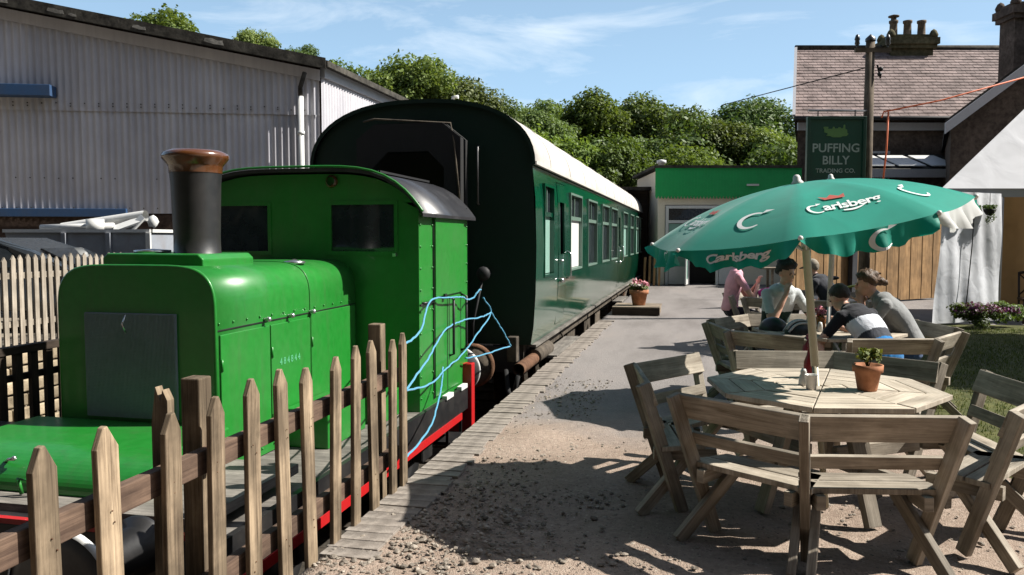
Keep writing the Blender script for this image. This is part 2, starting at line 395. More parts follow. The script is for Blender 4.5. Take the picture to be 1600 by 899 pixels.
M['mortar'] = stone('lime_mortar', (.22,.19,.15), (.36,.32,.26), 20, .5, .95, .1)
M['yard'] = stone('yard_earth', (.20,.17,.13), (.34,.30,.24), 5, .5, .95, .0)
M['lawn'] = stone('lawn_soil', (.055,.07,.018), (.14,.135,.045), 8, .6, .95, .0)
M['blade'] = leafmat('grass_blade', (.045,.075,.012), (.15,.17,.035), .3)
M['dark_stone'] = stone('house_stone', (.07,.05,.04), (.20,.155,.125), 7, .7, .9, .35)
M['sheet'] = None
def sheet_mat():
    m, N, L, b = mat_base('cement_sheet', .9, .2)
    tc = N.new('ShaderNodeTexCoord').outputs['Object']; oi = N.new('ShaderNodeObjectInfo')
    s1 = noise(N, L, mapping(N, L, tc, (5, 5, .28)), 1.5, 6, .65); s2 = noise(N, L, tc, .7, 5, .6); s3 = noise(N, L, tc, 30, 4, .6)
    r1 = ramp(N, [(.25, (.58,.57,.61)), (.5, (.68,.67,.71)), (.75, (.75,.74,.77))]); L.new(s1.outputs['Fac'], r1.inputs[0])
    r2 = ramp(N, [(.3, (.8,.8,.82)), (.7, (1.06,1.05,1.04))]); L.new(s2.outputs['Fac'], r2.inputs[0])
    c = mixc(N, L, 1, r1.outputs[0], r2.outputs[0], 'MULTIPLY')
    mr = N.new('ShaderNodeMapRange'); mr.inputs[3].default_value = .88; mr.inputs[4].default_value = 1.08; L.new(oi.outputs['Random'], mr.inputs[0])
    hs = N.new('ShaderNodeHueSaturation'); L.new(mr.outputs[0], hs.inputs['Value']); L.new(c, hs.inputs['Color'])
    L.new(hs.outputs[0], b.inputs['Base Color']); bump(N, L, b, s3.outputs['Fac'], .25, .01); return m
M['sheet'] = sheet_mat()
M['verge'] = stone('lichened_roof_edge', (.022,.02,.018), (.13,.12,.10), 5, .6, .95, .1)
M['slate'] = stone('pinkish_slate', (.235,.175,.16), (.35,.275,.255), 11, .4, .8, .12)
M['brick_base'] = stone('dark_brick', (.045,.03,.024), (.11,.075,.06), 12, .5, .95, .2)
M['blue'] = paint('blue_paint', (.03,.085,.20), .5, 0, .3)
M['white'] = plain('white_paint', (.74,.74,.72), .5)
M['grey_board'] = plain('bargeboard_paint', (.50,.50,.52), .6)
M['plastic'] = plain('white_plastic', (.78,.78,.75), .4)
M['skip'] = paint('skip_paint', (.34,.37,.42), .55, 0, .4, (.20,.13,.09), 3)
M['fascia'] = paint('fascia_green_paint', (.006,.40,.10), .5, 0, .3, (.01,.22,.06), 2.5)
M['cream'] = plain('cream_render', (.86,.78,.62), .8)
M['canvas'] = cloth('marquee_canvas', (.70,.71,.74), .8, .2, 1.5, .5)
M['tarp'] = cloth('white_tarpaulin', (.78,.80,.84), .6, .2, 4, .4)
M['tan_canvas'] = cloth('tan_canvas', (.52,.33,.15), .85, .3, 2, .4)
M['terracotta'] = stone('terracotta', (.38,.15,.07), (.58,.27,.15), 18, .15, .8, .1)
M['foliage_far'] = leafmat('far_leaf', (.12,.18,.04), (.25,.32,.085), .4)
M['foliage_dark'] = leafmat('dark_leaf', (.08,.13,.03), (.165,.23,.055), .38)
M['bark'] = stone('bark', (.035,.028,.02), (.11,.09,.07), 10, .8, .95, .1)
M['hill'] = stone('hill_undergrowth', (.008,.016,.005), (.03,.045,.014), 3, .9, .95, .0)

# ------------------------------------------------------------------ the ground and the platform
g = MB(); xs = [-900,-300,-120,-60,-30,-12,-7,-5,-3.6,-2,0,30,60,120,300,900]; ys = [-300,-60,-37,-30,-22,-14,-7,0,8,16,24,32,40,60,90,150,300,900]
V = []; F = []
def hill_z(x, y):
    if y < -7: return -1.02+min(44, 1.5*(-7-y))  # steep unseen bank behind the camera, added to cut sky fill on shaded fronts
    if y < 38: return -1.02
    t = (y-38); base = 0.12*t if t < 60 else 7.2+.03*(t-60)
    side = .10*max(0, -x-6)*min(1, t/30)
    return -1.02+min(base+side, 60)
for y in ys:
    for x in xs: V.append((x, y, hill_z(x, y)))
nx = len(xs)
for j in range(len(ys)-1):
    for i in range(nx-1): F.append((j*nx+i, j*nx+i+1, (j+1)*nx+i+1, (j+1)*nx+i))
g.add(V, F); struct(g.build('ground', M['ballast']))

EDGE = -1.84
def lin(a, b, st): return list(np.arange(a, b-1e-6, st))
px_ = lin(EDGE, 3.2, .07)+[3.2,4,5,6.5,8,10,14,20,40]; py_ = [-12,-6,-2,0]+lin(1.2, 8.6, .075)+lin(8.6, 16, .4)+[16,18,21,25,29,33,37]
def bumpz(x, y):
    k = 1 if (y < 8.4 and x < 3.2) else .3
    edge = min(1, max(0, (x-EDGE)/.45))
    n = .011*math.sin(x*2.3+y*1.7)+.007*math.sin(x*5.1-y*3.9+1)+(rng.random()-.5)*.011
    return (n*k*edge-.012) if x > EDGE+.01 else -.014
V = [(x, y, bumpz(x, y)) for y in py_ for x in px_]; n = len(px_); F = []
for j in range(len(py_)-1):
    for i in range(n-1): F.append((j*n+i, j*n+i+1, (j+1)*n+i+1, (j+1)*n+i))
pf = MB(); pf.add(V, F, smooth=True)
for j in range(len(py_)-1):
    y0, y1 = py_[j], py_[j+1]
    pf.add([(EDGE, y0, -1.1), (EDGE, y1, -1.1), (EDGE, y1, -.014), (EDGE, y0, -.014)], [(0,1,2,3)])
platform = struct(pf.build('platform', M['platform']))
cop = []
for k in range(4):
    b = MB(); x0 = .0; L = .27+.014*k
    b.box((0, -.0537, -.05), (L, .0537, .006+.001*k)); cop.append(b.mesh('coping_brick', M['coping']))
y = 3.7; i = 0
while y < 15.5 and i < 125:
    o = put('coping_brick', cop[random.randrange(4)], platform, .003)
    o.location = (EDGE-.015+random.uniform(-.008,.006), y, -.007+random.uniform(-.004,.004)); o.rotation_euler = (random.uniform(-.02,.02), random.uniform(-.012,.012), random.uniform(-.012,.012))
    y += .1085+random.uniform(-.001,.003); i += 1

def pebbles(n, gen, name):
    base = np.array([(1,0,0),(-1,0,0),(0,1,0),(0,-1,0),(0,0,1),(0,0,-1)], float)
    tri = [(0,2,4),(2,1,4),(1,3,4),(3,0,4),(2,0,5),(1,2,5),(3,1,5),(0,3,5)]
    # one split of the octahedron gives a rounder stone
    vs_ = [tuple(p) for p in base]; fs_ = []; mid = {}
    def md(a, b):
        k = (min(a,b), max(a,b))
        if k not in mid:
            p = np.array(vs_[a])+np.array(vs_[b]); p /= np.linalg.norm(p); vs_.append(tuple(p)); mid[k] = len(vs_)-1
        return mid[k]
    for a, b, c in tri:
        ab, bc, ca = md(a,b), md(b,c), md(c,a); fs_ += [(a,ab,ca),(b,bc,ab),(c,ca,bc),(ab,bc,ca)]
    bv = np.array(vs_); V = []; F = []
    for k in range(n):
        x, y, s = gen()
        sz = np.array([s*random.uniform(.7,1.5), s*random.uniform(.7,1.3), s*random.uniform(.35,.75)])
        p = bv*sz*(1+rng.uniform(-.22,.22,(len(bv),1))); a = random.random()*6.28; c, q = math.cos(a), math.sin(a)
        p = np.c_[p[:,0]*c-p[:,1]*q, p[:,0]*q+p[:,1]*c, p[:,2]]+np.array([x, y, -.008+s*.12])
        o = len(V); V += p.tolist(); F += [(o+i, o+j, o+l) for i, j, l in fs_]
    me = bpy.data.meshes.new(name); me.from_pydata(V, [], F); me.materials.append(M['pebble']); me.update()
    o = put(name, me); return o
def gen_peb():
    r = random.random()
    if r < .62: x = EDGE+.02+abs(random.gauss(0, .8)); y = random.uniform(2.2, 5.0)
    elif r < .85: x = random.uniform(-1.5, 2.2); y = random.uniform(2.6, 6.4)
    else: x = random.uniform(EDGE+.3, -.9); y = random.uniform(5, 9)
    s = random.choice([.003,.004,.005,.006,.008,.010,.014]) * random.uniform(.7,1.2)
    if x < -.9 and y < 4.6: s *= 1.25
    return x, y, s
tag(pebbles(5200, gen_peb, 'loose_gravel'), 'loose pale gravel scattered over the platform by the picket fence', 'gravel', kind='stuff')

# lawn on the right
def lawn_edge(y):
    return 1.75+.25*math.sin(y*1.3)+.12*math.sin(y*3.7+1) + (0 if y > 6 else (6-y)*.5)
V = []; F = []; ly = lin(3.6, 16.3, .3); lx = [0,.08,.2,.5,1,2,3.5,6,10]
for y in ly:
    e = lawn_edge(y)
    for k, x in enumerate(lx): V.append((e+x, y, -.006 if k == 0 else .016+.008*math.sin(x*3+y*2)))
n = len(lx)
for j in range(len(ly)-1):
    for i in range(n-1): F.append((j*n+i, j*n+i+1, (j+1)*n+i+1, (j+1)*n+i))
b = MB(); b.add(V, F, smooth=True); struct(b.build('lawn', M['lawn']))
V = []; F = []
for k in range(42000):
    y = 4.0+11.5*random.random()**.8; x = lawn_edge(y)+.05+random.random()**1.2*4.3
    h = random.uniform(.018,.05); a = random.random()*6.28; w = random.uniform(.003,.006); lx_, ly_ = random.gauss(0,.016), random.gauss(0,.016)
    c, s_ = math.cos(a)*w, math.sin(a)*w; o = len(V)
    V += [(x-c, y-s_, .012), (x+c, y+s_, .012), (x+lx_, y+ly_, .014+h)]; F.append((o, o+1, o+2))
me = bpy.data.meshes.new('grass'); me.from_pydata(V, [], F); me.materials.append(M['blade'])
tag(put('grass', me), 'short green grass of the lawn beside the picnic tables', 'grass', kind='stuff')

# railway track under the train
TX = -3.5
tr = thing('railway_track', 'railway track beneath the green locomotive and carriage', 'track', (TX, 4, -1.0))
for s in (-1, 1):
    b = MB(); x = TX+s*.755
    prof = [(-.065,-1.0),(.065,-1.0),(.065,-.985),(.012,-.965),(.012,-.90),(.034,-.89),(.034,-.855),(-.034,-.855),(-.034,-.89),(-.012,-.90),(-.012,-.965),(-.065,-.985)]
    b.prism([(x+p, -4, z) for p, z in prof], (0, 42, 0)); b.build('rail', M['rust'], tr)
sl = MB(); sl.beam((-1.3,0,0), (1.3,0,0), .25, .13); slm = sl.mesh('sleeper', M['sleeper'])
for k in range(50):
    o = put('sleeper', slm, tr); o.location = (random.uniform(-.02,.02), -6+k*.72, -.055)

# ------------------------------------------------------------------ left yard: retaining wall, fences, skip, car
WX = -7.42
yd = MB(); yd.box((-60, -12, -1.2), (WX-.3, 36, .34)); struct(yd.build('yard', M['yard']))
wl_ = thing('stone_wall', 'low rubble stone retaining wall below the pale picket fence', 'wall', (WX, 8, -1.0))
b = MB(); b.box((WX-.32, 3, -1.05), (WX-.025, 20, .33)); b.build('mortar_core', M['mortar'], wl_)
sm = []
for k in range(8):
    b = MB(); L = .22+.05*k; h = .15
    vv = []
    b.box((-.03, -L/2+.008, -h/2+.008), (.03+.008*(k % 3), L/2-.008, h/2-.008))
    me = b.mesh('stone', M['rubble']); sm.append((me, L))
cnt = 0
for row in range(8):
    z = -.86+row*.158; y = 4.4+random.random()*.2
    while y < 13.0 and cnt < 280:
        me, L = random.choice(sm); o = put('stone', me, wl_, .014)
        o.location = (-.01+random.uniform(-.012,.012), y+L/2-8, z+1.0); o.rotation_euler = (random.uniform(-.04,.04), 0, random.uniform(-.03,.03))
        y += L; cnt += 1
pf_ = thing('picket_fence', 'sunlit pale picket fence on the stone wall behind the locomotive', 'fence', (-7.55, 9, .34))
pm = []
for k in range(3):
    b = MB(); w = .030; h = 1.05+.012*k
    b.prism([(0,-w,0),(0,w,0),(0,w,h-.05),(0,0,h),(0,-w,h-.05)], (.02,0,0))
    for i, f in enumerate(b.uv): b.uv[i] = [(p[1], p[0]) if True else p for p in f]
    pm.append(b.mesh('picket', M['pale_picket']))
y = 7.2
while y < 13.6:
    o = put('picket', random.choice(pm), pf_); o.location = (0, y-9, random.uniform(-.01,.01)); o.rotation_euler = (random.uniform(-.012,.012), 0, 0); y += .109
for z in (.62, 1.17):
    b = MB(); b.beam((-7.575, 6.6, z), (-7.575, 14, z), .04, .07); b.build('rail', M['pale_picket'], pf_)
y = 7.3
while y < 14:
    b = MB(); b.beam((-7.63, y, .3), (-7.63, y, 1.25), .08, .08); b.build('post', M['pale_picket'], pf_); y += 1.8
df = thing('rail_fence', 'dark shaded timber railing beside the left flank of the locomotive', 'fence', (-4.95, 5, -.9))
b = MB(); b.beam((-4.95, 3.4, .765), (-4.95, 8.6, .765), .07, .06); b.build('rail', M['dark_rail'], df, bevel=.004)
b = MB(); b.beam((-4.99, 3.4, .55), (-4.99, 8.6, .55), .03, .05); b.build('rail', M['dark_rail'], df)
y = 3.5
while y < 8.6:
    b = MB(); b.beam((-4.945, y, -1.0), (-4.945, y, .735), .065, .035, (1,0,0)); b.build('baluster', M['dark_rail'], df); y += .145

# skip with pipes
sk = thing('skip', 'grey metal skip heaped with white plastic pipes and gutters', 'skip', (-9.6, 11.6, .34), R(13))
b = MB()
lo = [(-.95,-.75),(.95,-.75),(.95,.75),(-.95,.75)]; hi = [(-1.25,-.85),(1.05,-.85),(1.05,.85),(-1.25,.85)]
for i in range(4):
    j = (i+1) % 4
    b.add([(lo[i][0],lo[i][1],.02),(lo[j][0],lo[j][1],.02),(hi[j][0],hi[j][1],1.36),(hi[i][0],hi[i][1],1.36)], [(0,1,2,3)])
    b.add([(lo[i][0]*.96,lo[i][1]*.96,.04),(lo[j][0]*.96,lo[j][1]*.96,.04),(hi[j][0]*.96,hi[j][1]*.96,1.36),(hi[i][0]*.96,hi[i][1]*.96,1.36)], [(3,2,1,0)])
b.add([(p[0],p[1],.02) for p in lo], [(0,1,2,3)])
body = b.build('body', M['skip'], sk, world=False)
b = MB()
for i in range(4):
    j = (i+1) % 4; b.beam((*hi[i],1.37), (*hi[j],1.37), .07, .05)
b.build('rim', M['rim_white'], body, world=False)
for x in (-.35, .35, .98):
    b = MB(); b.beam((x-.0,-.77,.05), (x+.05,-.89,1.34), .07, .05, (0,1,0)); b.build('rib', M['rim_white'] if x > .9 else M['skip'], body, world=False)
skw = ROOTM[sk]
def junk(name, label, cat, mb, mat):
    me = mb.mesh(name, mat); me.transform(skw); c = sum((Vector(v.co) for v in me.vertices), Vector())/len(me.vertices)
    me.transform(Matrix.Translation(-c)); o = put(name, me); o.location = c; tag(o, label, cat, 'plastic waste heaped in the skip'); return o
b = MB(); b.tube([(-.75,-.1,1.42),(.75,-.35,1.62)], .09, 16, caps=False); b.tube([(.75,-.35,1.62),(-.75,-.1,1.42)], .078, 16, caps=False); junk('plastic_pipe', 'long white plastic pipe sloping up across the skip', 'pipe', b, M['plastic'])
b = MB(); b.tube([(-.85,-.55,1.42),(.3,-.5,1.45)], .055, 12); junk('plastic_pipe', 'thin white pipe lying flat along the near side of the skip', 'pipe', b, M['plastic'])
b = MB(); b.lathe([(.10,0),(.135,.0),(.135,.2),(.115,.2),(.11,.02)], (.05,-.6,1.36), n=18); junk('plastic_bucket', 'short white plastic pot at the middle of the skip', 'bucket', b, M['plastic'])
b = MB(); b.beam((.35,-.6,1.4), (.75,-.5,1.56), .3, .03, (.2,-.3,1)); junk('plastic_sheet', 'tilted white plastic panel near the right end of the skip', 'panel', b, M['plastic'])
b = MB(); b.beam((.8,-.55,1.6), (.62,-.62,1.38), .22, .025, (-.3,-.5,.6)); junk('plastic_gutter', 'broken white gutter piece at the right edge of the skip', 'gutter', b, M['plastic'])
b = MB(); b.ball((.92,-.45,1.52), (.09,.07,.1), 8, noise=.4); junk('plastic_scrap', 'crumpled white scrap beside the chimney in the skip', 'scrap', b, M['plastic'])

# parked car, mostly cut by the frame
M['car'] = paint('car_paint', (.045,.055,.065), .25, .6, .1)
ca = thing('parked_car', 'dark parked car behind the pale picket fence at the left edge', 'car', (-9.8, 9.3, .34), R(15))
prof = [(-2.0,.28),(-2.02,.62),(-1.3,.80),(-.72,1.18),(-.3,1.27),(.55,1.26),(1.05,1.10),(1.62,.83),(1.82,.62),(1.84,.3)]
b = MB()
for yy, k in ((-.78,0),): pass
rows = []
for yv, ins in ((-.80,0),(-.74,.06),(.74,.06),(.80,0)):
    rows.append([(x*(1-.0), (yv if z < .85 else yv*(.82 if abs(yv) > .75 else .80)), z) for x, z in prof])
V = [p for r in (rows[0], rows[3]) for p in r]; n = len(prof)
F = [tuple(range(n)), tuple(reversed(range(n, 2*n)))]+[(i, i+1, n+i+1, n+i) for i in range(n-1)]+[(n-1, 0, n, 2*n-1)]
b.add(V, F); cb = b.build('body', M['car'], ca, world=False, bevel=.04)
for yv, s in ((-.70,-1),(.70,1)):
    b = MB(); o_ = [(-1.12,.86),(-.66,1.14),(-.28,1.21),(.10,1.21),(.10,.86)]; q = [(.16,.86),(.16,1.21),(.52,1.20),(.95,1.08),(1.28,.88)]
    for poly in (o_, q): b.prism([(x, s*(.80 if z < .87 else .668+.0), z) for x, z in poly], (0, s*.012, 0))
    b.build('side_window', M['glass'], ca, world=False)
b = MB(); b.prism([(1.09,-.55,1.10),(1.09,.55,1.10),(1.56,.6,.885),(1.56,-.6,.885)], (.015,0,.02)); b.build('rear_window', M['glass'], ca, world=False)
b = MB(); b.prism([(-.76,-.55,1.175),(-.76,.55,1.175),(-1.26,.6,.845),(-1.26,-.6,.845)], (-.015,0,.02)); b.build('windscreen', M['glass'], ca, world=False)
for x in (-1.25, 1.2):
    for s in (-1, 1):
        b = MB(); b.lathe([(.0,-.01),(.2,-.01),(.3,.0),(.31,.08),(.31,.16),(.2,.18),(0,.18)], (x, s*.66-.09 , .31), (0,1,0), 20); w_ = b.build('wheel', M['black'], ca, world=False)
        b = MB(); b.lathe([(0,0),(.17,.0),(.19,.015)], (x, s*.66+(.092 if s > 0 else -.105), .31), (0,1,0), 16); b.build('rim', M['steel'], w_, world=False)

# ------------------------------------------------------------------ corrugated shed
A = Vector((-8.33, 16.83, 0)); Bp = Vector((-19.0, 12.95, 0)); dv = (Bp-A).normalized(); nv = Vector((dv.y, -dv.x, 0))
if nv.y > 0: nv = -nv
W_ = (Bp-A).length
def eave(s): return 5.42+.172*s     # roof underside line up the gable
shed = thing('corrugated_shed', 'large grey corrugated cement-sheet shed behind the locomotive', 'shed', (A.x, A.y, .34))
def wp(s, off, z): return A+dv*s+nv*off+Vector((0,0,z))
def corr(s0, s1, z0, top, off, parent=shed):
    b = MB(); V = []; F = []; st = .146; n = int(round((s1-s0)/(st/8)))
    for i in range(n+1):
        s = s0+(s1-s0)*i/n; d = .019*math.cos(2*math.pi*s/st)
        zt = top(s) if callable(top) else top
        V += [wp(s, off+d, z0), wp(s, off+d, zt)]
    for i in range(n): F.append((2*i, 2*i+2, 2*i+3, 2*i+1))
    b.add(V, F, smooth=True); return b.build('corrugated_sheet', M['sheet'], parent)
SW = .146*7
k = 0
while k*SW < W_-.2:
    s0, s1 = k*SW+.02, (k+1)*SW+.02
    corr(s0, s1, 2.14, 4.40, .0+.004*(k % 2)); corr(s0, s1, 4.36, lambda s: eave(s)-.28, .030+.004*(k % 2)); k += 1
b = MB()
for zz in (2.25, 2.9, 4.46, 4.52):
    for i in range(0, 46):
        if random.random() < .75: b.ball(wp(.35+i*.292, .055, zz+random.uniform(-.01,.01)), .016, 6)
b.build('fixing_bolts', M['verge'], shed)['kind'] = 'stuff'
b = MB(); b.prism([wp(0,-.06,.3), wp(W_,-.06,.3), wp(W_,-.06,eave(W_)), wp(0,-.06,eave(0))], -nv*.1); b.build('gable_wall', M['brick_base'], shed)
b = MB(); b.prism([wp(0,.0,.3), wp(W_,.0,.3), wp(W_,.0,2.12), wp(0,.0,2.12)], -nv*.055); b.build('brick_plinth', M['brick_base'], shed)
b = MB(); b.prism([wp(0,.02,eave(0)-.30), wp(W_,.02,eave(W_)-.30), wp(W_,.02,eave(W_)-.06), wp(0,.02,eave(0)-.06)], nv*.06); b.build('verge_board', M['sheet'], shed)
# roof with thick lichened verge
b = MB(); Ldir = Vector((0,1,0))*26
def rp(s, off, dz): return wp(s, off, eave(s)+dz)
b.prism([rp(-.16,.34,-.06), rp(W_,.34,-.06), rp(W_,.34,.17), rp(-.16,.34,.17)], nv*.05)
V = []; F = []; n = 90
b.prism([rp(-.2,.34,.0), rp(W_,.34,.0), rp(W_,.34,.13), rp(-.2,.34,.13)], Ldir); rf = b.build('roof', M['verge'], shed)
M['lichen'] = stone('lichen_crust', (.20,.19,.17), (.42,.40,.36), 9, .5, .95, .2)
for s, l, hgt in ((2.0,.42,.11),(3.6,.28,.08),(5.25,.34,.09),(5.0,.16,.06),(6.35,.30,.08),(6.8,.1,.1),(7.4,.08,.07)):
    b = MB(); b.prism([rp(s,.392,.0), rp(s+l*.5,.392,-.01), rp(s+l,.392,.01), rp(s+l*.93,.392,hgt*.8), rp(s+l*.6,.392,hgt), rp(s+l*.3,.392,hgt*.7), rp(s+l*.06,.392,hgt*.9)], nv*.004); b.build('lichen_patch', M['lichen'], rf)
# right-hand side wall that runs away along the line
for k in range(15):
    b = MB(); y0 = A.y+.02+k*1.6; y1 = y0+1.585; V = []; F = []; n = 60
    for i in range(n+1):
        y = y0+(y1-y0)*i/n; d = .022*math.cos(2*math.pi*y/.146)
        V += [(A.x+.03+d, y, .34), (A.x+.03+d, y, 5.2)]
    for i in range(n): F.append((2*i, 2*i+2, 2*i+3, 2*i+1))
    b.add(V, F, smooth=True); b.build('side_sheet', M['sheet'], shed)
b = MB(); b.box((A.x+.005, A.y, 5.2), (A.x+.11, A.y+24, 5.5)); b.build('fascia_board', M['grey_board'], shed)
b = MB(); p0 = wp(.42,.16,2.0); b.tube([wp(.42,.16,.4), wp(.42,.16,4.75)], .065, 12); b.tube([wp(.42,.16,3.9), wp(.42,.16,3.98)], .08, 12); b.build('drainpipe', M['plastic'], shed)
b = MB(); b.tube([wp(.42,.16,4.75), wp(.42,.17,4.95), wp(.3,.30,5.25)], .05, 10); b.build('downpipe_elbow', M['verge'], shed)
b = MB(); b.prism([wp(5.6,.03,4.62), wp(8.5,.03,4.62), wp(8.5,.03,4.86), wp(5.6,.03,4.86)], nv*.32); b.build('shutter_box', M['blue'], shed, bevel=.01)
b = MB(); b.prism([wp(4.2,.04,2.06), wp(8.5,.04,2.06), wp(8.5,.04,2.24), wp(4.2,.04,2.24)], nv*.1); b.build('blue_sill', M['blue'], shed, bevel=.01)
# ------------------------------------------------------------------ right-hand buildings: they stand square to one another, turned 13 degrees from the line
HX = Vector((math.cos(R(13.04)), math.sin(R(13.04)), 0)); HY = Vector((-HX.y, HX.x, 0))
def hp(s, t, z): return HX*s+HY*t+Vector((0,0,z))     # s to the right, t into the distance
def hbox(b, s0, s1, t0, t1, z0, z1, m=0):
    return b.prism([hp(s0,t0,z0), hp(s1,t0,z0), hp(s1,t1,z0), hp(s0,t1,z0)], (0,0,z1-z0), m)
# ---- station house
hs_ = thing('station_house', 'dark stone station house with pinkish slate roof and chimney stacks', 'house', hp(9.9,28,0), R(13.04))
b = MB(); b.prism([hp(9.9,28,0), hp(19,28,0), hp(19,34,0), hp(12.1,34,0)], (0,0,5.8))
b.build('wall', M['dark_stone'], hs_)
roof = None
b = MB(); NC = 23; t0, z0, t1, z1 = 27.6, 5.72, 31.0, 8.78
for side in (0, 1):
    for k in range(NC):
        a, c = k/NC, (k+1.15)/NC
        f = lambda u: t0+(t1-t0)*u if side == 0 else 34.4-(34.4-31.0)*u
        za, zc = z0+(z1-z0)*a, z0+(z1-z0)*c
        lift = .03
        s = 9.62+1.22*a if side == 0 else 12.1-1.26*a; s_0 = s
        while s < 19.2:
            w = .165 if (s == s_0 and k % 2) else .33
            j = random.uniform(-.006,.006)
            q0, q1 = s+.006, min(19.2, s+w-.006)
            b.add([hp(q0,f(a),za+lift+j), hp(q1,f(a),za+lift+j), hp(q1,f(c),zc), hp(q0,f(c),zc),
                   hp(q0,f(a),za+lift-.025+j), hp(q1,f(a),za+lift-.025+j)], [(0,1,2,3),(4,5,1,0)])
            s += w
roof = b.build('roof_slates', M['slate'], hs_); roof['kind'] = 'stuff'
b = MB(); b.add([hp(9.62,27.6,5.68),hp(12.1,34.4,5.68),hp(10.84,31,8.76),hp(19.2,27.6,5.68),hp(19.2,34.4,5.68),hp(19.2,31,8.76)], [(0,1,2),(0,2,5,3),(1,4,5,2),(3,5,4),(0,3,4,1)]); b.build('roof', M['verge'], hs_)
b = MB(); b.tube([hp(10.8,31,8.84), hp(19.2,31,8.84)], .09, 8); b.build('ridge_tiles', M['verge'], hs_)
b = MB(); b.beam(hp(9.60,27.56,5.76), hp(10.82,31,8.86), .10, .08, (0,0,1)); b.build('hip_tiles', M['grey_board'], hs_)
b = MB(); b.tube([hp(9.6,27.5,5.66), hp(19,27.5,5.66)], .07, 8); b.build('gutter', M['black'], hs_)
b = MB(); hbox(b, 9.85, 19, 27.83, 27.93, 5.3, 5.56); b.build('fascia_board', M['grey_board'], hs_)
def chimney(s0, s1, t0, t1, z0, z1, pots, parent, mat):
    b = MB(); hbox(b, s0, s1, t0, t1, z0, z1)
    for k in range(int((z1-z0)/.28)):
        pass
    st = b.build('chimney_stack', mat, parent)
    b = MB(); hbox(b, s0-.1, s1+.1, t0-.1, t1+.1, z1, z1+.14); hbox(b, s0-.17, s1+.17, t0-.17, t1+.17, z1+.14, z1+.38); hbox(b, s0-.08, s1+.08, t0-.08, t1+.08, z1+.38, z1+.5)
    b.build('chimney_cap', mat, st)
    for k in range(4):
        b = MB(); ss = s0+(.0 if k % 2 == 0 else s1-s0); tt = t0 if k < 2 else t1
        b.lathe([(0,0),(.14,.0),(.17,.1),(.1,.25),(.0,.32)], hp(ss,tt,z1+.4), n=8); b.build('corner_stone', mat, st)
    for i in range(pots):
        s = s0+(s1-s0)*(i+.5)/pots; b = MB()
        b.lathe([(.15,0),(.17,.06),(.15,.1),(.135,.5),(.17,.55),(.17,.62),(.12,.62),(.11,.3)], hp(s,(t0+t1)/2,z1+.5), n=14)
        if i == 0: b.lathe([(.0,.86),(.2,.8),(.2,.76),(0,.76)], hp(s,(t0+t1)/2,z1+.5), n=12); b.lathe([(.1,.6),(.1,.78)], hp(s,(t0+t1)/2,z1+.5), n=6)
        b.build('chimney_pot', M['pallet_pot'], st)
M['pallet_pot'] = stone('pot_clay', (.14,.10,.07), (.28,.22,.16), 14, .3, .9, .2)
M['mossy'] = stone('mossy_stone', (.07,.065,.03), (.22,.19,.11), 9, .7, .95, .2)
chimney(14.25, 15.85, 30.6, 31.4, 8.2, 8.72, 3, hs_, M['mossy'])
# windows of the house front, mostly behind the sign
for s in (11.0, 12.3):
    b = MB(); hbox(b, s, s+.8, 27.95, 28.02, 3.1, 4.6); w_ = b.build('window', M['white'], hs_)
    for i in range(2):
        for j in range(2):
            b = MB(); hbox(b, s+.07+i*.35, s+.38+i*.35, 27.93, 27.96, 3.18+j*.7, 3.82+j*.7); b.build('pane', M['glass'], w_)
# lean-to canopy with skylights
b = MB(); b.prism([hp(11.2,28,4.5), hp(11.2,25.4,3.72), hp(11.2,25.4,3.6), hp(11.2,28,4.3)], HX*3.6); cn = b.build('canopy_roof', M['verge'], hs_)
for s in (11.35, 12.35, 13.4):
    b = MB(); b.prism([hp(s,27.3,4.36), hp(s+.86,27.3,4.36), hp(s+.86,25.7,3.88), hp(s,25.7,3.88)], (0,0,.03)); b.build('skylight', M['frost_pale'] if 'frost_pale' in M else M['rim_white'], cn)
b = MB(); hbox(b, 11.15, 14.85, 25.3, 25.4, 3.5, 3.76); b.build('canopy_fascia', M['grey_board'], cn)
for s in (11.3, 14.6):
    b = MB(); b.tube([hp(s,25.5,0), hp(s,25.5,3.6)], .06, 8); b.build('canopy_post', M['black'], hs_)
# projecting gabled wing
b = MB(); b.prism([hp(11.95,22,0), hp(19.9,22,0), hp(23,28,0), hp(15.0,28,0)], (0,0,4.9)); b.prism([hp(11.95,22,4.9), hp(19.9,22,4.9), hp(15.92,22,7.85)], (HY+HX*.52)*6); b.build('wing_wall', M['dark_stone'], hs_)
b = MB()
for sg in (-1, 1):
    e = 15.92+sg*4.4; b.prism([hp(e,21.5,4.55), hp(15.92,21.5,7.88), hp(15.92,21.5,8.05), hp(e,21.5,4.72)], (HY+HX*.52)*8)
b.build('wing_roof', M['verge'], hs_)
for sg in (-1, 1):
    e = 15.92+sg*4.42; b = MB(); b.prism([hp(e,21.44,4.36), hp(15.92,21.44,7.68), hp(15.92,21.44,7.96), hp(e,21.44,4.64)], HY*.05); b.build('wing_bargeboard', M['grey_board'], hs_)
b = MB(); hbox(b, 15.2, 16.6, 21.95, 22.01, 1.0, 2.8); w_ = b.build('window', M['white'], hs_)
b = MB(); hbox(b, 15.28, 16.52, 21.93, 21.95, 1.08, 2.72); b.build('pane', M['glass'], w_)
chimney(16.05, 17.6, 26.0, 26.8, 6.6, 8.6, 3, hs_, M['dark_stone'])
# dark stonework courses on the gable and stack read through the material

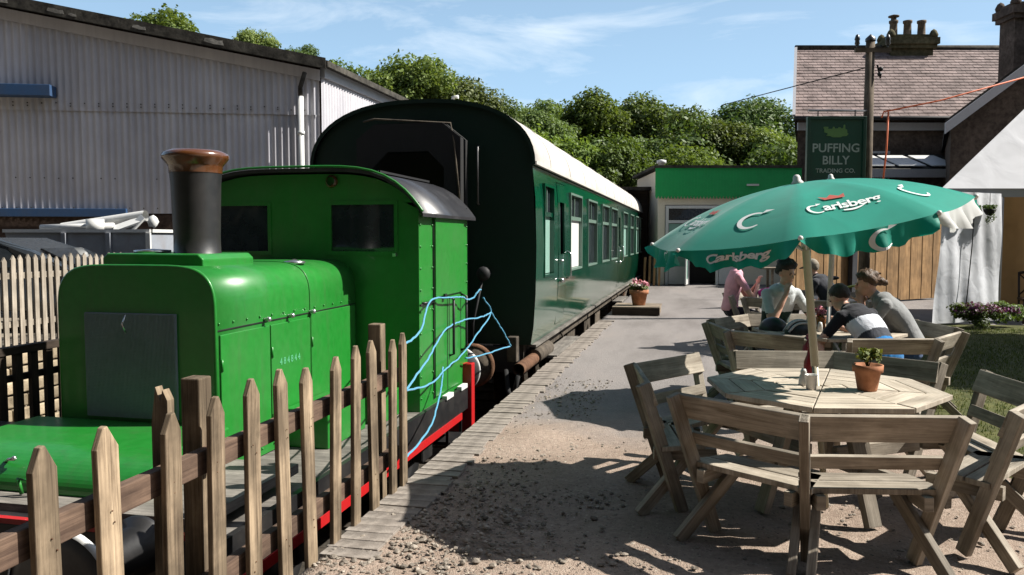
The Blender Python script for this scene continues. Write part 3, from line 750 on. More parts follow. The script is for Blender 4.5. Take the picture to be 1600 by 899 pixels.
# ---- green-fronted shop
sh = thing('cafe_shop', 'cream shop front under a green scalloped fascia board', 'shop', hp(5,27.4,0), R(13.04))
b = MB(); hbox(b, 4.98, 5.22, 27.4, 32, 0, 3.9); hbox(b, 7.75, 9.75, 27.4, 32, 0, 3.9); hbox(b, 5.22, 7.75, 27.4, 32, 2.72, 3.9); hbox(b, 5.22, 7.75, 28.4, 32, 0, 2.72); b.build('wall', M['cream'], sh)
b = MB(); hbox(b, 4.8, 9.8, 27.2, 32.2, 3.96, 4.05); b.build('roof', M['verge'], sh)
b = MB(); n = 40; pts = []
top = [hp(4.86,27.28,3.97)]
for k in range(5*9):
    s = 4.86+k*.11
    P_ = [hp(s,27.27,3.96), hp(s+.108,27.27,3.96), hp(s+.108,27.27,3.03), hp(s+.08,27.27,2.95), hp(s+.054,27.27,2.92), hp(s+.028,27.27,2.95), hp(s,27.27,3.03)]
    o = None
    bb = MB(); bb.prism(P_, HY*(.03+.006*(k % 2))); bb.build('fascia_plank', M['fascia'], sh)
b = MB(); hbox(b, 7.95, 8.35, 27.2, 27.26, 3.36, 3.42); b.build('lamp_batten', M['white'], sh)
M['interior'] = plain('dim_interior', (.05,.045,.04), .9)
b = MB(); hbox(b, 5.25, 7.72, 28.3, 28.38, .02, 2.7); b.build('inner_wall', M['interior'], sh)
fr = MB()
for s0, s1, z0, z1 in ((5.24,5.34,0,2.70),(7.64,7.74,0,2.70),(5.34,7.64,2.60,2.70),(5.34,7.64,2.10,2.20),(6.98,7.06,0,2.10),(6.0,6.07,0,2.1)): hbox(fr, s0, s1, 27.36, 27.44, z0, z1)
df_ = fr.build('door_frame', M['white'], sh)
b = MB(); hbox(b, 5.34, 7.64, 27.39, 27.41, 2.2, 2.6); b.build('pane', M['glass'], df_)
b = MB(); hbox(b, 5.36, 6.0, 27.39, 27.41, .62, 2.08); b.build('pane', M['frost'], df_)
b = MB(); hbox(b, 5.36, 6.0, 27.37, 27.43, .02, .62); b.build('panel', M['white'], df_)
b = MB(); hbox(b, 7.08, 7.62, 27.39, 27.41, .9, 2.08); b.build('pane', M['glass'], df_)
b = MB(); hbox(b, 7.08, 7.62, 27.37, 27.43, .02, .9); b.build('panel', M['white'], df_)
b = MB()     # open door leaf
for z0, z1 in ((.03,.2),(.85,.98),(2.0,2.1)): b.prism([hp(6.03,27.34,z0), hp(5.80,26.62,z0), hp(5.76,26.63,z0), hp(5.99,27.35,z0)], (0,0,z1-z0))
for a in (0, .87):
    p = hp(6.03-.23*a,27.34-.72*a,0); q = hp(6.03-.23*(a+.13),27.34-.72*(a+.13),0); e = HX*.04
    b.prism([p+Vector((0,0,.03)), q+Vector((0,0,.03)), q-e+Vector((0,0,.03)), p-e+Vector((0,0,.03))], (0,0,2.06))
dl = b.build('door', M['white'], sh)
b = MB(); b.prism([hp(6.01,27.3,.2), hp(5.79,26.65,.2), hp(5.785,26.65,.2), hp(6.005,27.3,.2)], (0,0,1.82)); b.build('pane', M['frost'], dl)
b = MB(); b.ball(hp(5.80,26.68,1.0), .04, 8); b.build('handle', M['chrome'], dl)
b = MB(); b.lathe([(.1,0),(.1,.22),(.17,.24),(.17,.34),(.0,.38)], hp(5.3,28.6,4.0), n=12); b.build('roof_vent', M['rim_white'], sh)
# dark outbuilding between carriage and shop
ob = thing('dark_outbuilding', 'dark timber lean-to between the carriage end and the shop', 'shed', hp(3.9,30,0), R(13.04))
b = MB(); hbox(b, 3.7, 4.9, 29.0, 33, 0, 3.3); b.build('wall', M['dark_rail'], ob)
b = MB(); hbox(b, 3.5, 4.96, 28.7, 33.2, 3.3, 3.42); b.build('roof', M['verge'], ob)
pp = thing('post_stack', 'upright pale timber posts leaning at the far end of the carriage', 'posts', (-1.55, 27.0, 0))
for k in range(4):
    b = MB(); b.beam((-1.72+k*.16, 27+.03*k, 0), (-1.70+k*.16, 27.1, .95+.05*(k % 2)), .07, .05, (0,1,0)); b.build('post', M['larch'], pp)

# ---- sign on the pole
pl = thing('telegraph_pole', 'weathered timber telegraph pole with a small cross-arm beside the green sign', 'pole', hp(7.04,16,0), R(13.04))
b = MB(); b.tube([hp(7.04,16,-.1), hp(7.045,16,3), hp(7.05,16,5.48)], [.115,.1,.085], 14); b.build('shaft', M['pole_wood'], pl)
b = MB(); b.lathe([(.10,0),(.10,.05),(0,.14)], hp(7.05,16,5.46), n=12); b.build('cap', M['cab_roof'], pl)
b = MB(); b.beam(hp(6.72,15.93,5.27), hp(7.42,15.93,5.27), .06, .08); b.build('cross_arm', M['pole_wood'], pl)
for s in (6.76, 7.36):
    b = MB(); b.tube([hp(s,15.93,5.31), hp(s,15.93,5.38)], .015, 6); b.lathe([(.03,0),(.05,.03),(.04,.09),(.055,.12),(.03,.2),(0,.22)], hp(s,15.93,5.36), n=10); b.build('insulator', M['cab_roof'], pl)
b = MB(); b.beam(hp(7.16,15.92,4.98), hp(7.22,15.9,4.72), .03, .03); b.ball(hp(7.22,15.9,4.9), .05, 8); b.ball(hp(7.2,15.9,4.8), .045, 8); b.build('bracket', M['black'], pl)
M['sign_green'] = paint('sign_green', (.004,.085,.055), .3, .3, .1)
M['sign_frame'] = paint('sign_frame_green', (.012,.07,.045), .45, 0, .2)
M['sign_letter'] = plain('sign_lettering', (.45,.58,.52), .5)
M['sign_motif'] = plain('sign_motif', (.15,.32,.10), .5)
sg_ = thing('hanging_sign', 'green square trading sign with pale lettering hung on the timber pole', 'sign', hp(6.38,15.9,2.75), R(13.04))
b = MB(); hbox(b, 5.83, 6.93, 15.9, 15.94, 2.74, 3.94); b.build('board', M['sign_green'], sg_)
for s0, s1, z0, z1 in ((5.80,5.86,2.70,3.98),(6.90,6.96,2.70,3.98),(5.86,6.90,2.70,2.76),(5.86,6.90,3.92,3.98)):
    b = MB(); hbox(b, s0, s1, 15.86, 15.96, z0, z1); b.build('frame', M['sign_frame'], sg_, bevel=.006)
for s in (6.02, 6.75):
    b = MB(); b.tube([hp(s,15.92,3.97), hp(s,15.92,4.1)], .012, 6); b.build('hanger', M['black'], sg_)
b = MB(); b.tube([hp(5.83,15.92,4.1), hp(7.0,15.95,4.1)], .022, 8); b.build('hanging_bar', M['grey_board'], sg_)
def text_mesh(body, size=1.0, shear=0, bold=0, align='CENTER', spacing=1.0):
    cu = bpy.data.curves.new('lettering', 'FONT'); cu.body = body; cu.size = size; cu.shear = shear; cu.offset = bold; cu.align_x = align; cu.align_y = 'CENTER'; cu.space_character = spacing; cu.resolution_u = 3
    o = bpy.data.objects.new('lettering', cu); C.objects.link(o)
    dg = bpy.context.evaluated_depsgraph_get(); dg.update()
    me = bpy.data.meshes.new_from_object(o.evaluated_get(dg)); bpy.data.objects.remove(o); bpy.data.curves.remove(cu)
    return me
def flat_text(body, size, s, z, parent, mat, width=None, bold=0, t=15.893):
    me = text_mesh(body, size, 0, bold); me.materials.clear(); me.materials.append(mat)
    w = max(v.co.x for v in me.vertices)-min(v.co.x for v in me.vertices); k = width/w if width else 1
    for v in me.vertices: v.co = hp(s+v.co.x*k, t, z+v.co.y)
    me.transform(ROOTM[parent].inverted()); return put('lettering', me, parent)
flat_text('PUFFING', .235, 6.38, 3.36, sg_, M['sign_letter'], .92, .004)
flat_text('BILLY', .235, 6.38, 3.12, sg_, M['sign_letter'], .53, .004)
flat_text('TRADING CO.', .115, 6.38, 2.92, sg_, M['sign_letter'], .78, .002)
mot = [(-.17,.02),(-.24,.04),(-.24,.10),(-.26,.13),(-.25,.15),(-.16,.15),(-.165,.11),(-.08,.11),(-.07,.15),(-.04,.15),(-.03,.115),(.03,.12),(.04,.14),(.08,.14),(.09,.12),(.13,.12),(.14,.19),(.17,.19),(.175,.11),(.21,.09),(.215,.03),(.24,.01),(.2,-.03),(.12,-.035),(.08,-.055),(-.07,-.055),(-.12,-.03),(-.2,-.03)]
b = MB(); b.prism([hp(6.38+x, 15.893, 3.63+z) for x, z in mot], -HY*.004); b.build('engine_emblem', M['sign_motif'], sg_)
b = MB(); b.tube([hp(7.0,15.95,4.95), hp(5.7,22.0,5.2)], .012, 5); o = b.build('stay_wire', M['black']); tag(o, 'thin dark stay wire running from the pole towards the house', 'wire')
b = MB(); b.tube([hp(13.2,20.6,5.72), hp(11,20.8,5.12), hp(9.6,20.9,4.85), hp(9.55,20.9,4.7)], .022, 6); o = b.build('orange_cable', M['wire']); tag(o, 'orange cable slung across to the gable of the house', 'cable')
b = MB(); b.tube([hp(9.72,20.9,4.85), hp(9.70,20.9,3.9), hp(9.60,20.9,2.7)], .022, 6); o = b.build('orange_strap', M['wire']); tag(o, 'orange strap hanging straight down beside the telegraph pole', 'strap')

# ---- marquee, tarpaulin, boarded fence
mq = thing('white_marquee', 'white canvas marquee with a steep gable at the right edge', 'marquee', hp(8.1,15,0), R(13.04))
b = MB(); b.prism([hp(8.0,15,2.36), hp(13.4,15,2.36), hp(13.4,15,2.52), hp(8.0,15,2.52)], HY*.02); b.build('eave_band', M['canvas'], mq)
apex = hp(10.72,16.58,4.46); FL, FR, BR, BL = hp(8.0,14.98,2.52), hp(13.4,14.98,2.52), hp(15.3,18.1,2.52), hp(9.75,18.1,2.52)
def slope(p, q, nu=16, nv=14):
    V = []; F = []
    for i in range(nv+1):
        v = i/nv; a_, c_ = p.lerp(apex, v), q.lerp(apex, v)
        for j in range(nu+1): V.append(a_.lerp(c_, j/nu)-Vector((0,0,.10*math.sin(math.pi*j/nu)*math.sin(math.pi*v))))
    for i in range(nv):
        for j in range(nu): F.append((i*(nu+1)+j, i*(nu+1)+j+1, (i+1)*(nu+1)+j+1, (i+1)*(nu+1)+j))
    b = MB(); b.add(V, F, smooth=True); b.build('roof_panel', M['canvas'], mq)
for p, q in ((FL,FR),(FR,BR),(BR,BL),(BL,FL)): slope(p, q)
for s, t in ((9.16,15.05),(13.3,15.05),(9.8,18.0),(15.2,18.0)):
    b = MB(); b.tube([hp(s,t,0), hp(s,t,2.45)], .05, 8); b.build('post', M['grey_board'], mq)
b = MB(); n = 30; V = []; F = []
for i in range(n+1):
    for j in range(7):
        V.append(hp(9.25+4.4*i/n, 16.4+.06*math.sin(i*1.3+j*.4), .05+j*.4))
for i in range(n):
    for j in range(6): F.append((i*7+j, i*7+j+1, (i+1)*7+j+1, (i+1)*7+j))
b.add(V, F, smooth=True); b.build('inner_curtain', M['tan_canvas'], mq)
V = []; F = []; n = 44; mz = 26
for i in range(n+1):
    for j in range(mz+1):
        u, v = i/n, j/mz
        z = .06+2.36*v; s = 7.50+.14*v+(9.10-7.50-.14*v)*u
        d = .014*math.sin(u*17+v*2.2)+.03*math.sin(u*6.3-v*3+.6)*(1-v)+.018*math.sin(v*9+u*5)+.009*math.sin(u*31+v*7)
        V.append(hp(s, 14.2+.73*u+d, z))
for i in range(n):
    for j in range(mz): F.append((i*(mz+1)+j, (i+1)*(mz+1)+j, (i+1)*(mz+1)+j+1, i*(mz+1)+j+1))
b = MB(); b.add(V, F, smooth=True); o = b.build('tarpaulin', M['tarp'], bevel=0); tag(o, 'wrinkled white tarpaulin hung below the marquee eave', 'tarpaulin')
b = MB(); b.tube([hp(8.38,14.54,2.35), hp(8.33,14.50,1.5), hp(8.25,14.46,.6), hp(8.22,14.46,.2)], .01, 5); o = b.build('tie_cord', M['black']); tag(o, 'thin black cord hanging down the middle of the white tarpaulin', 'cord')
bf = thing('boarded_fence', 'tall upright-board wooden fence behind the drinkers', 'fence', hp(8.7,19.6,0), R(13.04+30))
FD = (HX*math.cos(R(30))+HY*math.sin(R(30))); FN = Vector((FD.y,-FD.x,0)); F0 = hp(6.3,18.2,0)
def fp(u, off, z): return F0+FD*u+FN*off+Vector((0,0,z))
k = 0; s = 0
while s < 5.7:
    w = .235+random.uniform(-.015,.015); b = MB(); o_ = .012*(k % 2); b.beam(fp(s+w/2,o_,.03), fp(s+w/2,o_,2.05+random.uniform(-.02,.02)), w-.012, .022, FN); b.build('board', M['larch'], bf); s += w; k += 1
b = MB(); b.beam(fp(2.1,.1,0), fp(2.1,.1,2.2), .18, .12, FN); b.build('post', M['cab_roof'], bf)
for z in (.4, 1.7):
    b = MB(); b.beam(fp(0,-.05,z), fp(5.7,-.05,z), .04, .09, FN); b.build('rail', M['larch'], bf)
# wooden chair by the tan curtain
M['dark_chair'] = wood('dark_chair_wood', (.02,.012,.008), (.07,.04,.025), .4, 50, .1, .2)
ch = thing('cross_back_chair', 'dark wooden cross-back chair standing by the tan curtain', 'chair', hp(9.75,14.9,0), R(13.04-20))
for x in (-.2, .2):
    b = MB(); b.tube([(x,-.2,0), (x,-.2,.45)], .02, 8); b.build('leg', M['dark_chair'], ch, world=False)
    b = MB(); b.tube([(x,.2,0), (x,.2,.45), (x,.27,.95)], .02, 8); b.build('leg', M['dark_chair'], ch, world=False)
b = MB(); b.box((-.23,-.23,.43), (.23,.23,.475)); b.build('seat', M['dark_chair'], ch, world=False, bevel=.015)
b = MB(); b.tube([(-.2,.27,.93),(0,.29,.97),(.2,.27,.93)], .028, 8); b.build('top_rail', M['dark_chair'], ch, world=False)
for s in (-1, 1):
    b = MB(); b.tube([(-.2*s,.21,.52),(0,.25,.72),(.2*s,.27,.92)], .014, 6); b.build('cross_slat', M['dark_chair'], ch, world=False)
for x in (-.2, .2):
    b = MB(); b.tube([(x,-.2,.2),(x,.2,.2)], .012, 6); b.build('stretcher', M['dark_chair'], ch, world=False)

# ------------------------------------------------------------------ foliage
def leaf_cloud(name, pts, nrm, size, mat):
    n = len(pts); nrm = nrm/np.linalg.norm(nrm, axis=1, keepdims=True)
    r = rng.normal(size=(n,3)); a = np.cross(nrm, r); a /= np.linalg.norm(a, axis=1, keepdims=True); b = np.cross(nrm, a)
    s = size*rng.uniform(.6,1.4,(n,1))
    v = np.empty((n,4,3)); v[:,0] = pts-a*s*.9; v[:,1] = pts-b*s*.55; v[:,2] = pts+a*s*.9; v[:,3] = pts+b*s*.55
    v += rng.normal(size=(n,4,3))*s[:,None]*.12
    me = bpy.data.meshes.new(name)
    me.vertices.add(n*4); me.vertices.foreach_set('co', v.reshape(-1))
    me.loops.add(n*4); me.loops.foreach_set('vertex_index', np.arange(n*4, dtype=np.int32))
    me.polygons.add(n); me.polygons.foreach_set('loop_start', np.arange(0, n*4, 4, dtype=np.int32))
    me.update(calc_edges=True); me.materials.append(mat); me.validate(); return me
def crown_points(nl, per, rl=(.26,.44), seed=0, squash=1.0):
    g_ = np.random.default_rng(seed); P_ = []; N_ = []; lob = []
    for k in range(nl):
        d = g_.normal(size=3); d /= np.linalg.norm(d)
        if d[2] < -.5: d[2] *= -.5
        c = d*g_.uniform(.35,.86)*np.array([1,1,squash]); r = g_.uniform(*rl); lob.append((c, r))
        m = int(per*(r/.35)**2); q = g_.normal(size=(m,3)); q /= np.linalg.norm(q, axis=1, keepdims=True)
        rr = r*(1-.55*g_.random((m,1))**2.2)*(1+.12*np.sin(q[:,:1]*9+k)+.12*np.sin(q[:,1:2]*11+2*k))
        P_.append(c+q*rr*np.array([1,1,.82])); N_.append(q*.7+g_.normal(size=(m,3))*.5+np.array([.25,-.1,.5]))
    return np.concatenate(P_), np.concatenate(N_), lob
crowns = []
for k in range(5):
    p, nn, lob = crown_points(34, 760, (.17,.46), seed=40+k)
    mt = M['foliage_far'] if k % 2 == 0 or k == 3 else M['foliage_dark']
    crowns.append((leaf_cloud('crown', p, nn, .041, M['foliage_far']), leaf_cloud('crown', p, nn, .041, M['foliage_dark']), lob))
def tree(label, x, y, ztop, hw, k, dark, group='trees on the bank behind the station', low=.5):
    zg = hill_z(x, y) if (y > 38 or y < -7) else -.02
    rz = hw*1.12; zc = ztop-rz
    t = thing('broadleaf_tree', label, 'tree', (x, y, zg), random.random()*6.28, group)
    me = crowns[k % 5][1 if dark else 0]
    o = put('crown', me, t); o.location = (0, 0, zc-zg); o.scale = (hw*1.3, hw*1.3, rz*1.15)
    b = MB(); h = zc-zg; r0 = max(.12, hw*.085)
    b.tube([(0,0,-.2),(.03*hw,0,h*.4),(0,.04*hw,h*.8),(.05*hw,0,h+rz*.3)], [r0*1.25, r0, r0*.7, r0*.3], 10)
    b.build('trunk', M['bark'], t, world=False)
    b = MB()
    for c, r in crowns[k % 5][2][:9]:
        e = Vector((c[0]*hw, c[1]*hw, h+c[2]*rz)); s0 = Vector((0,0,h*.75))
        b.tube([s0, s0.lerp(e,.5)+Vector((0,0,.1*rz)), e], [r0*.45, r0*.3, r0*.1], 6)
    b.build('limbs', M['bark'], t, world=False)
TREES = [
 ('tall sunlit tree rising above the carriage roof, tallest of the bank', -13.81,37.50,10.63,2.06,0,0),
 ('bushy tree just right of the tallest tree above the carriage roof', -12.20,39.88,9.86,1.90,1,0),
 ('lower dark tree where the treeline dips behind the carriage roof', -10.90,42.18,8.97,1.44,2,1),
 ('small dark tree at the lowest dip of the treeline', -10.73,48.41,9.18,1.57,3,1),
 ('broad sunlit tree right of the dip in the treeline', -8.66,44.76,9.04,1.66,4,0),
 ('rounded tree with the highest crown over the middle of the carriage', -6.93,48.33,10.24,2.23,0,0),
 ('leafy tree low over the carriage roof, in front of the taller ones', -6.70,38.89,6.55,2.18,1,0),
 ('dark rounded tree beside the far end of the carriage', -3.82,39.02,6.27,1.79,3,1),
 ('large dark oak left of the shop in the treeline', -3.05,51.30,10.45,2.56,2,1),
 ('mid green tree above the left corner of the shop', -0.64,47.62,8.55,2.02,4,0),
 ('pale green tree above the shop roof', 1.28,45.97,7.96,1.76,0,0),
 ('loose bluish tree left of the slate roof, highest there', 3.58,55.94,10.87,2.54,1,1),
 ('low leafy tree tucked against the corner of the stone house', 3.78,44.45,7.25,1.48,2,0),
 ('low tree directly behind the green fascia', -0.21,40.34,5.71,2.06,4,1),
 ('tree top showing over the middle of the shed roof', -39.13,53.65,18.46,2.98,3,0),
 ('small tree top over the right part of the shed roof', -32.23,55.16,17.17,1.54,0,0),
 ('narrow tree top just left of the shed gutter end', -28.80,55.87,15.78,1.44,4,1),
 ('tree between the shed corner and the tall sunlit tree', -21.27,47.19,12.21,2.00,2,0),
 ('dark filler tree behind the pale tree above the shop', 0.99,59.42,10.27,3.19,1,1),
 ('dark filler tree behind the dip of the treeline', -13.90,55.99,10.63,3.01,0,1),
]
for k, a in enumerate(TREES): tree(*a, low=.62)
tree('leafy tree beyond the right edge that shades the lawn', 9.3,13.1,8.0,2.3,2,0, group=None, low=.55)
tree('second leafy tree beyond the right edge that shades the marquee', 12.6,13.4,9.0,2.5,4,0, group=None, low=.6)
tree('unseen leafy tree added behind the viewer on the left to block sky light', -5.4,-3.2,13.5,4.2,0,1, group='unseen trees added behind the viewer to block sky light')  # three unseen trees added here to keep sky light off the locomotive front
tree('unseen leafy tree added directly behind the viewer to block sky light', .2,-7.5,14.5,4.4,3,1, group='unseen trees added behind the viewer to block sky light')
tree('unseen leafy tree added behind the viewer on the right to block sky light', 6.5,-9.5,14.0,4.2,1,1, group='unseen trees added behind the viewer to block sky light')
# undergrowth and lower boughs on the bank
P_, N_ = [], []
for k in range(120):
    x = random.uniform(-36, 9); y = random.uniform(38.5, 50); r = random.uniform(1.6,2.9)
    lift = random.random()**.8*(4.6 if x > -13 else 6.0)*(1 if y > 41 else .45)
    p, nn, _ = crown_points(8, 190, seed=300+k); P_.append(p*np.array([r*1.25,r,r])+np.array([x,y,hill_z(x,max(y,38.1))+r*.6+lift])); N_.append(nn)
me = leaf_cloud('undergrowth', np.concatenate(P_), np.concatenate(N_), .13, M['foliage_dark'])
tag(put('undergrowth', me), 'mass of lower boughs and undergrowth on the wooded bank', 'undergrowth', kind='stuff')
# ------------------------------------------------------------------ carriage
CX = -3.46; CY0 = 9.75; CY1 = 30.7
def side_half(z): return float(np.interp(z, [.26,.5,.9,1.5,2.1,2.52], [1.44,1.475,1.50,1.51,1.495,1.455]))
def coach_prof(n=28, dx=0, dz=0):
    out = []
    for i in range(n+1):
        t = math.pi*i/n; c, s = math.cos(t), math.sin(t)
        out.append((CX+(1.475+dx)*math.copysign(abs(c)**.82, c), 2.50+(.83+dz)*s**.9))
    return out
co = thing('railway_carriage', 'long dark green railway carriage with pale curved roof behind the locomotive', 'carriage', (CX, CY0, -.9))
WIN = [(10.32,11.02,'frost'),(12.53,13.80,'blind'),(14.62,15.95,'dark'),(16.86,18.22,'half'),(18.66,20.1,'dark'),(21.75,23.15,'frost2'),(24.1,25.4,'dark'),(26.3,27.5,'frost2'),(28.5,29.8,'dark')]
DOORS = [(11.40,12.10),(20.38,21.08)]
for sgn in (1, -1):
    ops = [(a, b_, 1.09, 2.30) for a, b_, _ in WIN]+[(a, b_, .34, 2.40) for a, b_ in DOORS]
    yb = sorted(set([CY0+.02, CY1-.02]+[v for o in ops for v in o[:2]]+lin(CY0+.5, CY1, 1.0)))
    zb = sorted(set([.26,.34,.5,.7,.9,1.09,1.3,1.5,1.7,1.88,2.1,2.30,2.40,2.52]))
    b = MB()
    for i in range(len(yb)-1):
        for j in range(len(zb)-1):
            ym, zm = (yb[i]+yb[i+1])/2, (zb[j]+zb[j+1])/2
            if any(o[0] < ym < o[1] and o[2] < zm < o[3] for o in ops): continue
            q = [(CX+sgn*side_half(z), y, z) for y, z in ((yb[i],zb[j]),(yb[i+1],zb[j]),(yb[i+1],zb[j+1]),(yb[i],zb[j+1]))]
            b.add(q, [(0,1,2,3)], smooth=True)
    b.build('body_side', M['coach'], co)
    for wi, (a, c, kind) in enumerate(WIN):
        X_ = CX+sgn*1.50
        fr = MB()
        def ring(fr, y0, y1, z0, z1, w, x0, x1):
            for yy0, yy1, zz0, zz1 in ((y0,y1,z0,z0+w),(y0,y1,z1-w,z1),(y0,y0+w,z0+w,z1-w),(y1-w,y1,z0+w,z1-w)): fr.box((min(x0,x1),yy0,zz0), (max(x0,x1),yy1,zz1))
        ring(fr, a-.012, c+.012, 1.078, 2.312, .034, X_-sgn*.10, X_+sgn*.016)
        fr.box((min(X_-sgn*.06,X_-sgn*.005),a,1.885), (max(X_-sgn*.06,X_-sgn*.005),c,1.945))
        w_ = fr.build('window', M['alu'] if kind != 'frost' else M['coach'], co)
        mt = {'frost':M['frost'],'frost2':M['frost'],'blind':M['blind'],'dark':M['glass'],'half':M['glass']}[kind]
        x0 = X_-sgn*.045
        p = MB(); p.box((min(x0,x0-sgn*.01),a+.03,1.12), (max(x0,x0-sgn*.01),c-.03,1.885)); p.build('pane', mt, w_)
        p = MB(); p.box((min(x0,x0-sgn*.01),a+.03,1.945), (max(x0,x0-sgn*.01),(a+c)/2-.02,2.27)); p.build('ventilator', M['glass'], w_)
        p = MB(); p.box((min(x0,x0-sgn*.01),(a+c)/2+.02,1.945), (max(x0,x0-sgn*.01),c-.03,2.27)); p.build('ventilator', M['glass'], w_)
        p = MB(); p.box((min(x0,x0+sgn*.02),(a+c)/2-.02,1.945), (max(x0,x0+sgn*.02),(a+c)/2+.02,2.27)); p.build('mullion', M['alu'], w_)
        if kind in ('half', 'dark') and sgn > 0:
            x1 = X_-sgn*.032
            p = MB(); p.box((min(x1,x1-.008),a+.1,1.14), (max(x1,x1-.008),a+.1+(.35 if kind == 'half' else .22),1.5 if kind == 'dark' else 1.86)); p.build('poster', M['blind'], w_)
    for a, c in DOORS:
        d = MB(); y0, y1 = a+.012, c-.012; zz = [.35,.9,1.36,2.12,2.39]
        for j in range(4):
            for yy0, yy1 in ((y0,y0+.14),(y0+.14,y1-.14),(y1-.14,y1)):
                if j == 2 and yy0 > y0+.1 and yy1 < y1-.1: continue
                q = [(CX+sgn*(side_half(z)+.006), y, z) for y, z in ((yy0,zz[j]),(yy1,zz[j]),(yy1,zz[j+1]),(yy0,zz[j+1]))]
                d.prism(q, (-sgn*.03,0,0))
        do = d.build('door', M['coach'], co)
        p = MB(); x0 = CX+sgn*1.44; p.box((x0-.01,y0+.14,1.36), (x0+.01,y1-.14,2.12)); p.build('droplight', M['glass'], do)
        p = MB(); x0 = CX+sgn*1.53
        p.tube([(x0-sgn*.03,a+.10,1.28),(x0+sgn*.02,a+.10,1.27),(x0+sgn*.02,a+.19,1.27),(x0-sgn*.03,a+.19,1.28)], .016, 6); p.ball((x0+sgn*.01,a+.14,.98), .035, 8); p.build('handle', M['chrome'], do)
        p = MB(); p.tube([(x0-sgn*.03,c+.10,.98),(x0+sgn*.035,c+.10,1.02),(x0+sgn*.035,c+.10,1.36),(x0-sgn*.03,c+.10,1.40)], .014, 6); p.build('grab_rail', M['chrome'], co)
# floor and dark interior so that panes have something behind them
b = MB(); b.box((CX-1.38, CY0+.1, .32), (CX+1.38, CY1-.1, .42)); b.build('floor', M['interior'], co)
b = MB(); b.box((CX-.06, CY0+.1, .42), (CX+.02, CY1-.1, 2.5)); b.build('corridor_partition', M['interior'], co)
# roof
b = MB(); P0 = coach_prof(28, .035, .02); P1 = coach_prof(28, -.01, -.03); V = []; F = []
ys_ = [CY0-.05]+lin(CY0+1, CY1, 1.6)+[CY1+.05]; n = len(P0)
for y in ys_: V += [(x, y, z) for x, z in P0]
for j in range(len(ys_)-1):
    for i in range(n-1): F.append((j*n+i, j*n+i+1, (j+1)*n+i+1, (j+1)*n+i))
b.add(V, F, smooth=True)
for y in (CY0-.05, CY1+.05):
    for i in range(n-1): b.add([(P0[i][0],y,P0[i][1]),(P0[i+1][0],y,P0[i+1][1]),(P1[i+1][0],y,P1[i+1][1]),(P1[i][0],y,P1[i][1])], [(0,1,2,3)], m=1)
rf = b.build('roof', [M['coach_roof'], M['coach_end']], co)
for sgn in (1, -1):
    b = MB(); x = CX+sgn*1.50; b.beam((x, CY0-.04, 2.525), (x, CY1+.04, 2.525), .045, .04); b.build('gutter', M['coach_roof'], rf)
for k in range(9):
    b = MB(); y = CY0+1.0+k*2.3; x = CX+.45*(1 if k % 2 else -.1); z = 3.30
    b.lathe([(.07,0),(.07,.05),(.13,.07),(.13,.12),(0,.16)], (x, y, z), n=14); b.build('roof_vent', M['coach_roof'], rf)
b = MB(); b.tube([(CX+.35,CY0+.3,3.28),(CX+.35,CY0+.3,3.42),(CX+.42,CY0+.3,3.42)], .025, 8); b.build('roof_pipe', M['rim_white'], rf)
for k in range(12):     # roof sheet joints
    b = MB(); y = CY0+1.7*(k+.6); q = coach_prof(28, .037, .022); b.tube([(x, y, z) for x, z in q], .006, 5); b.build('roof_joint', M['coach_roof'], rf)
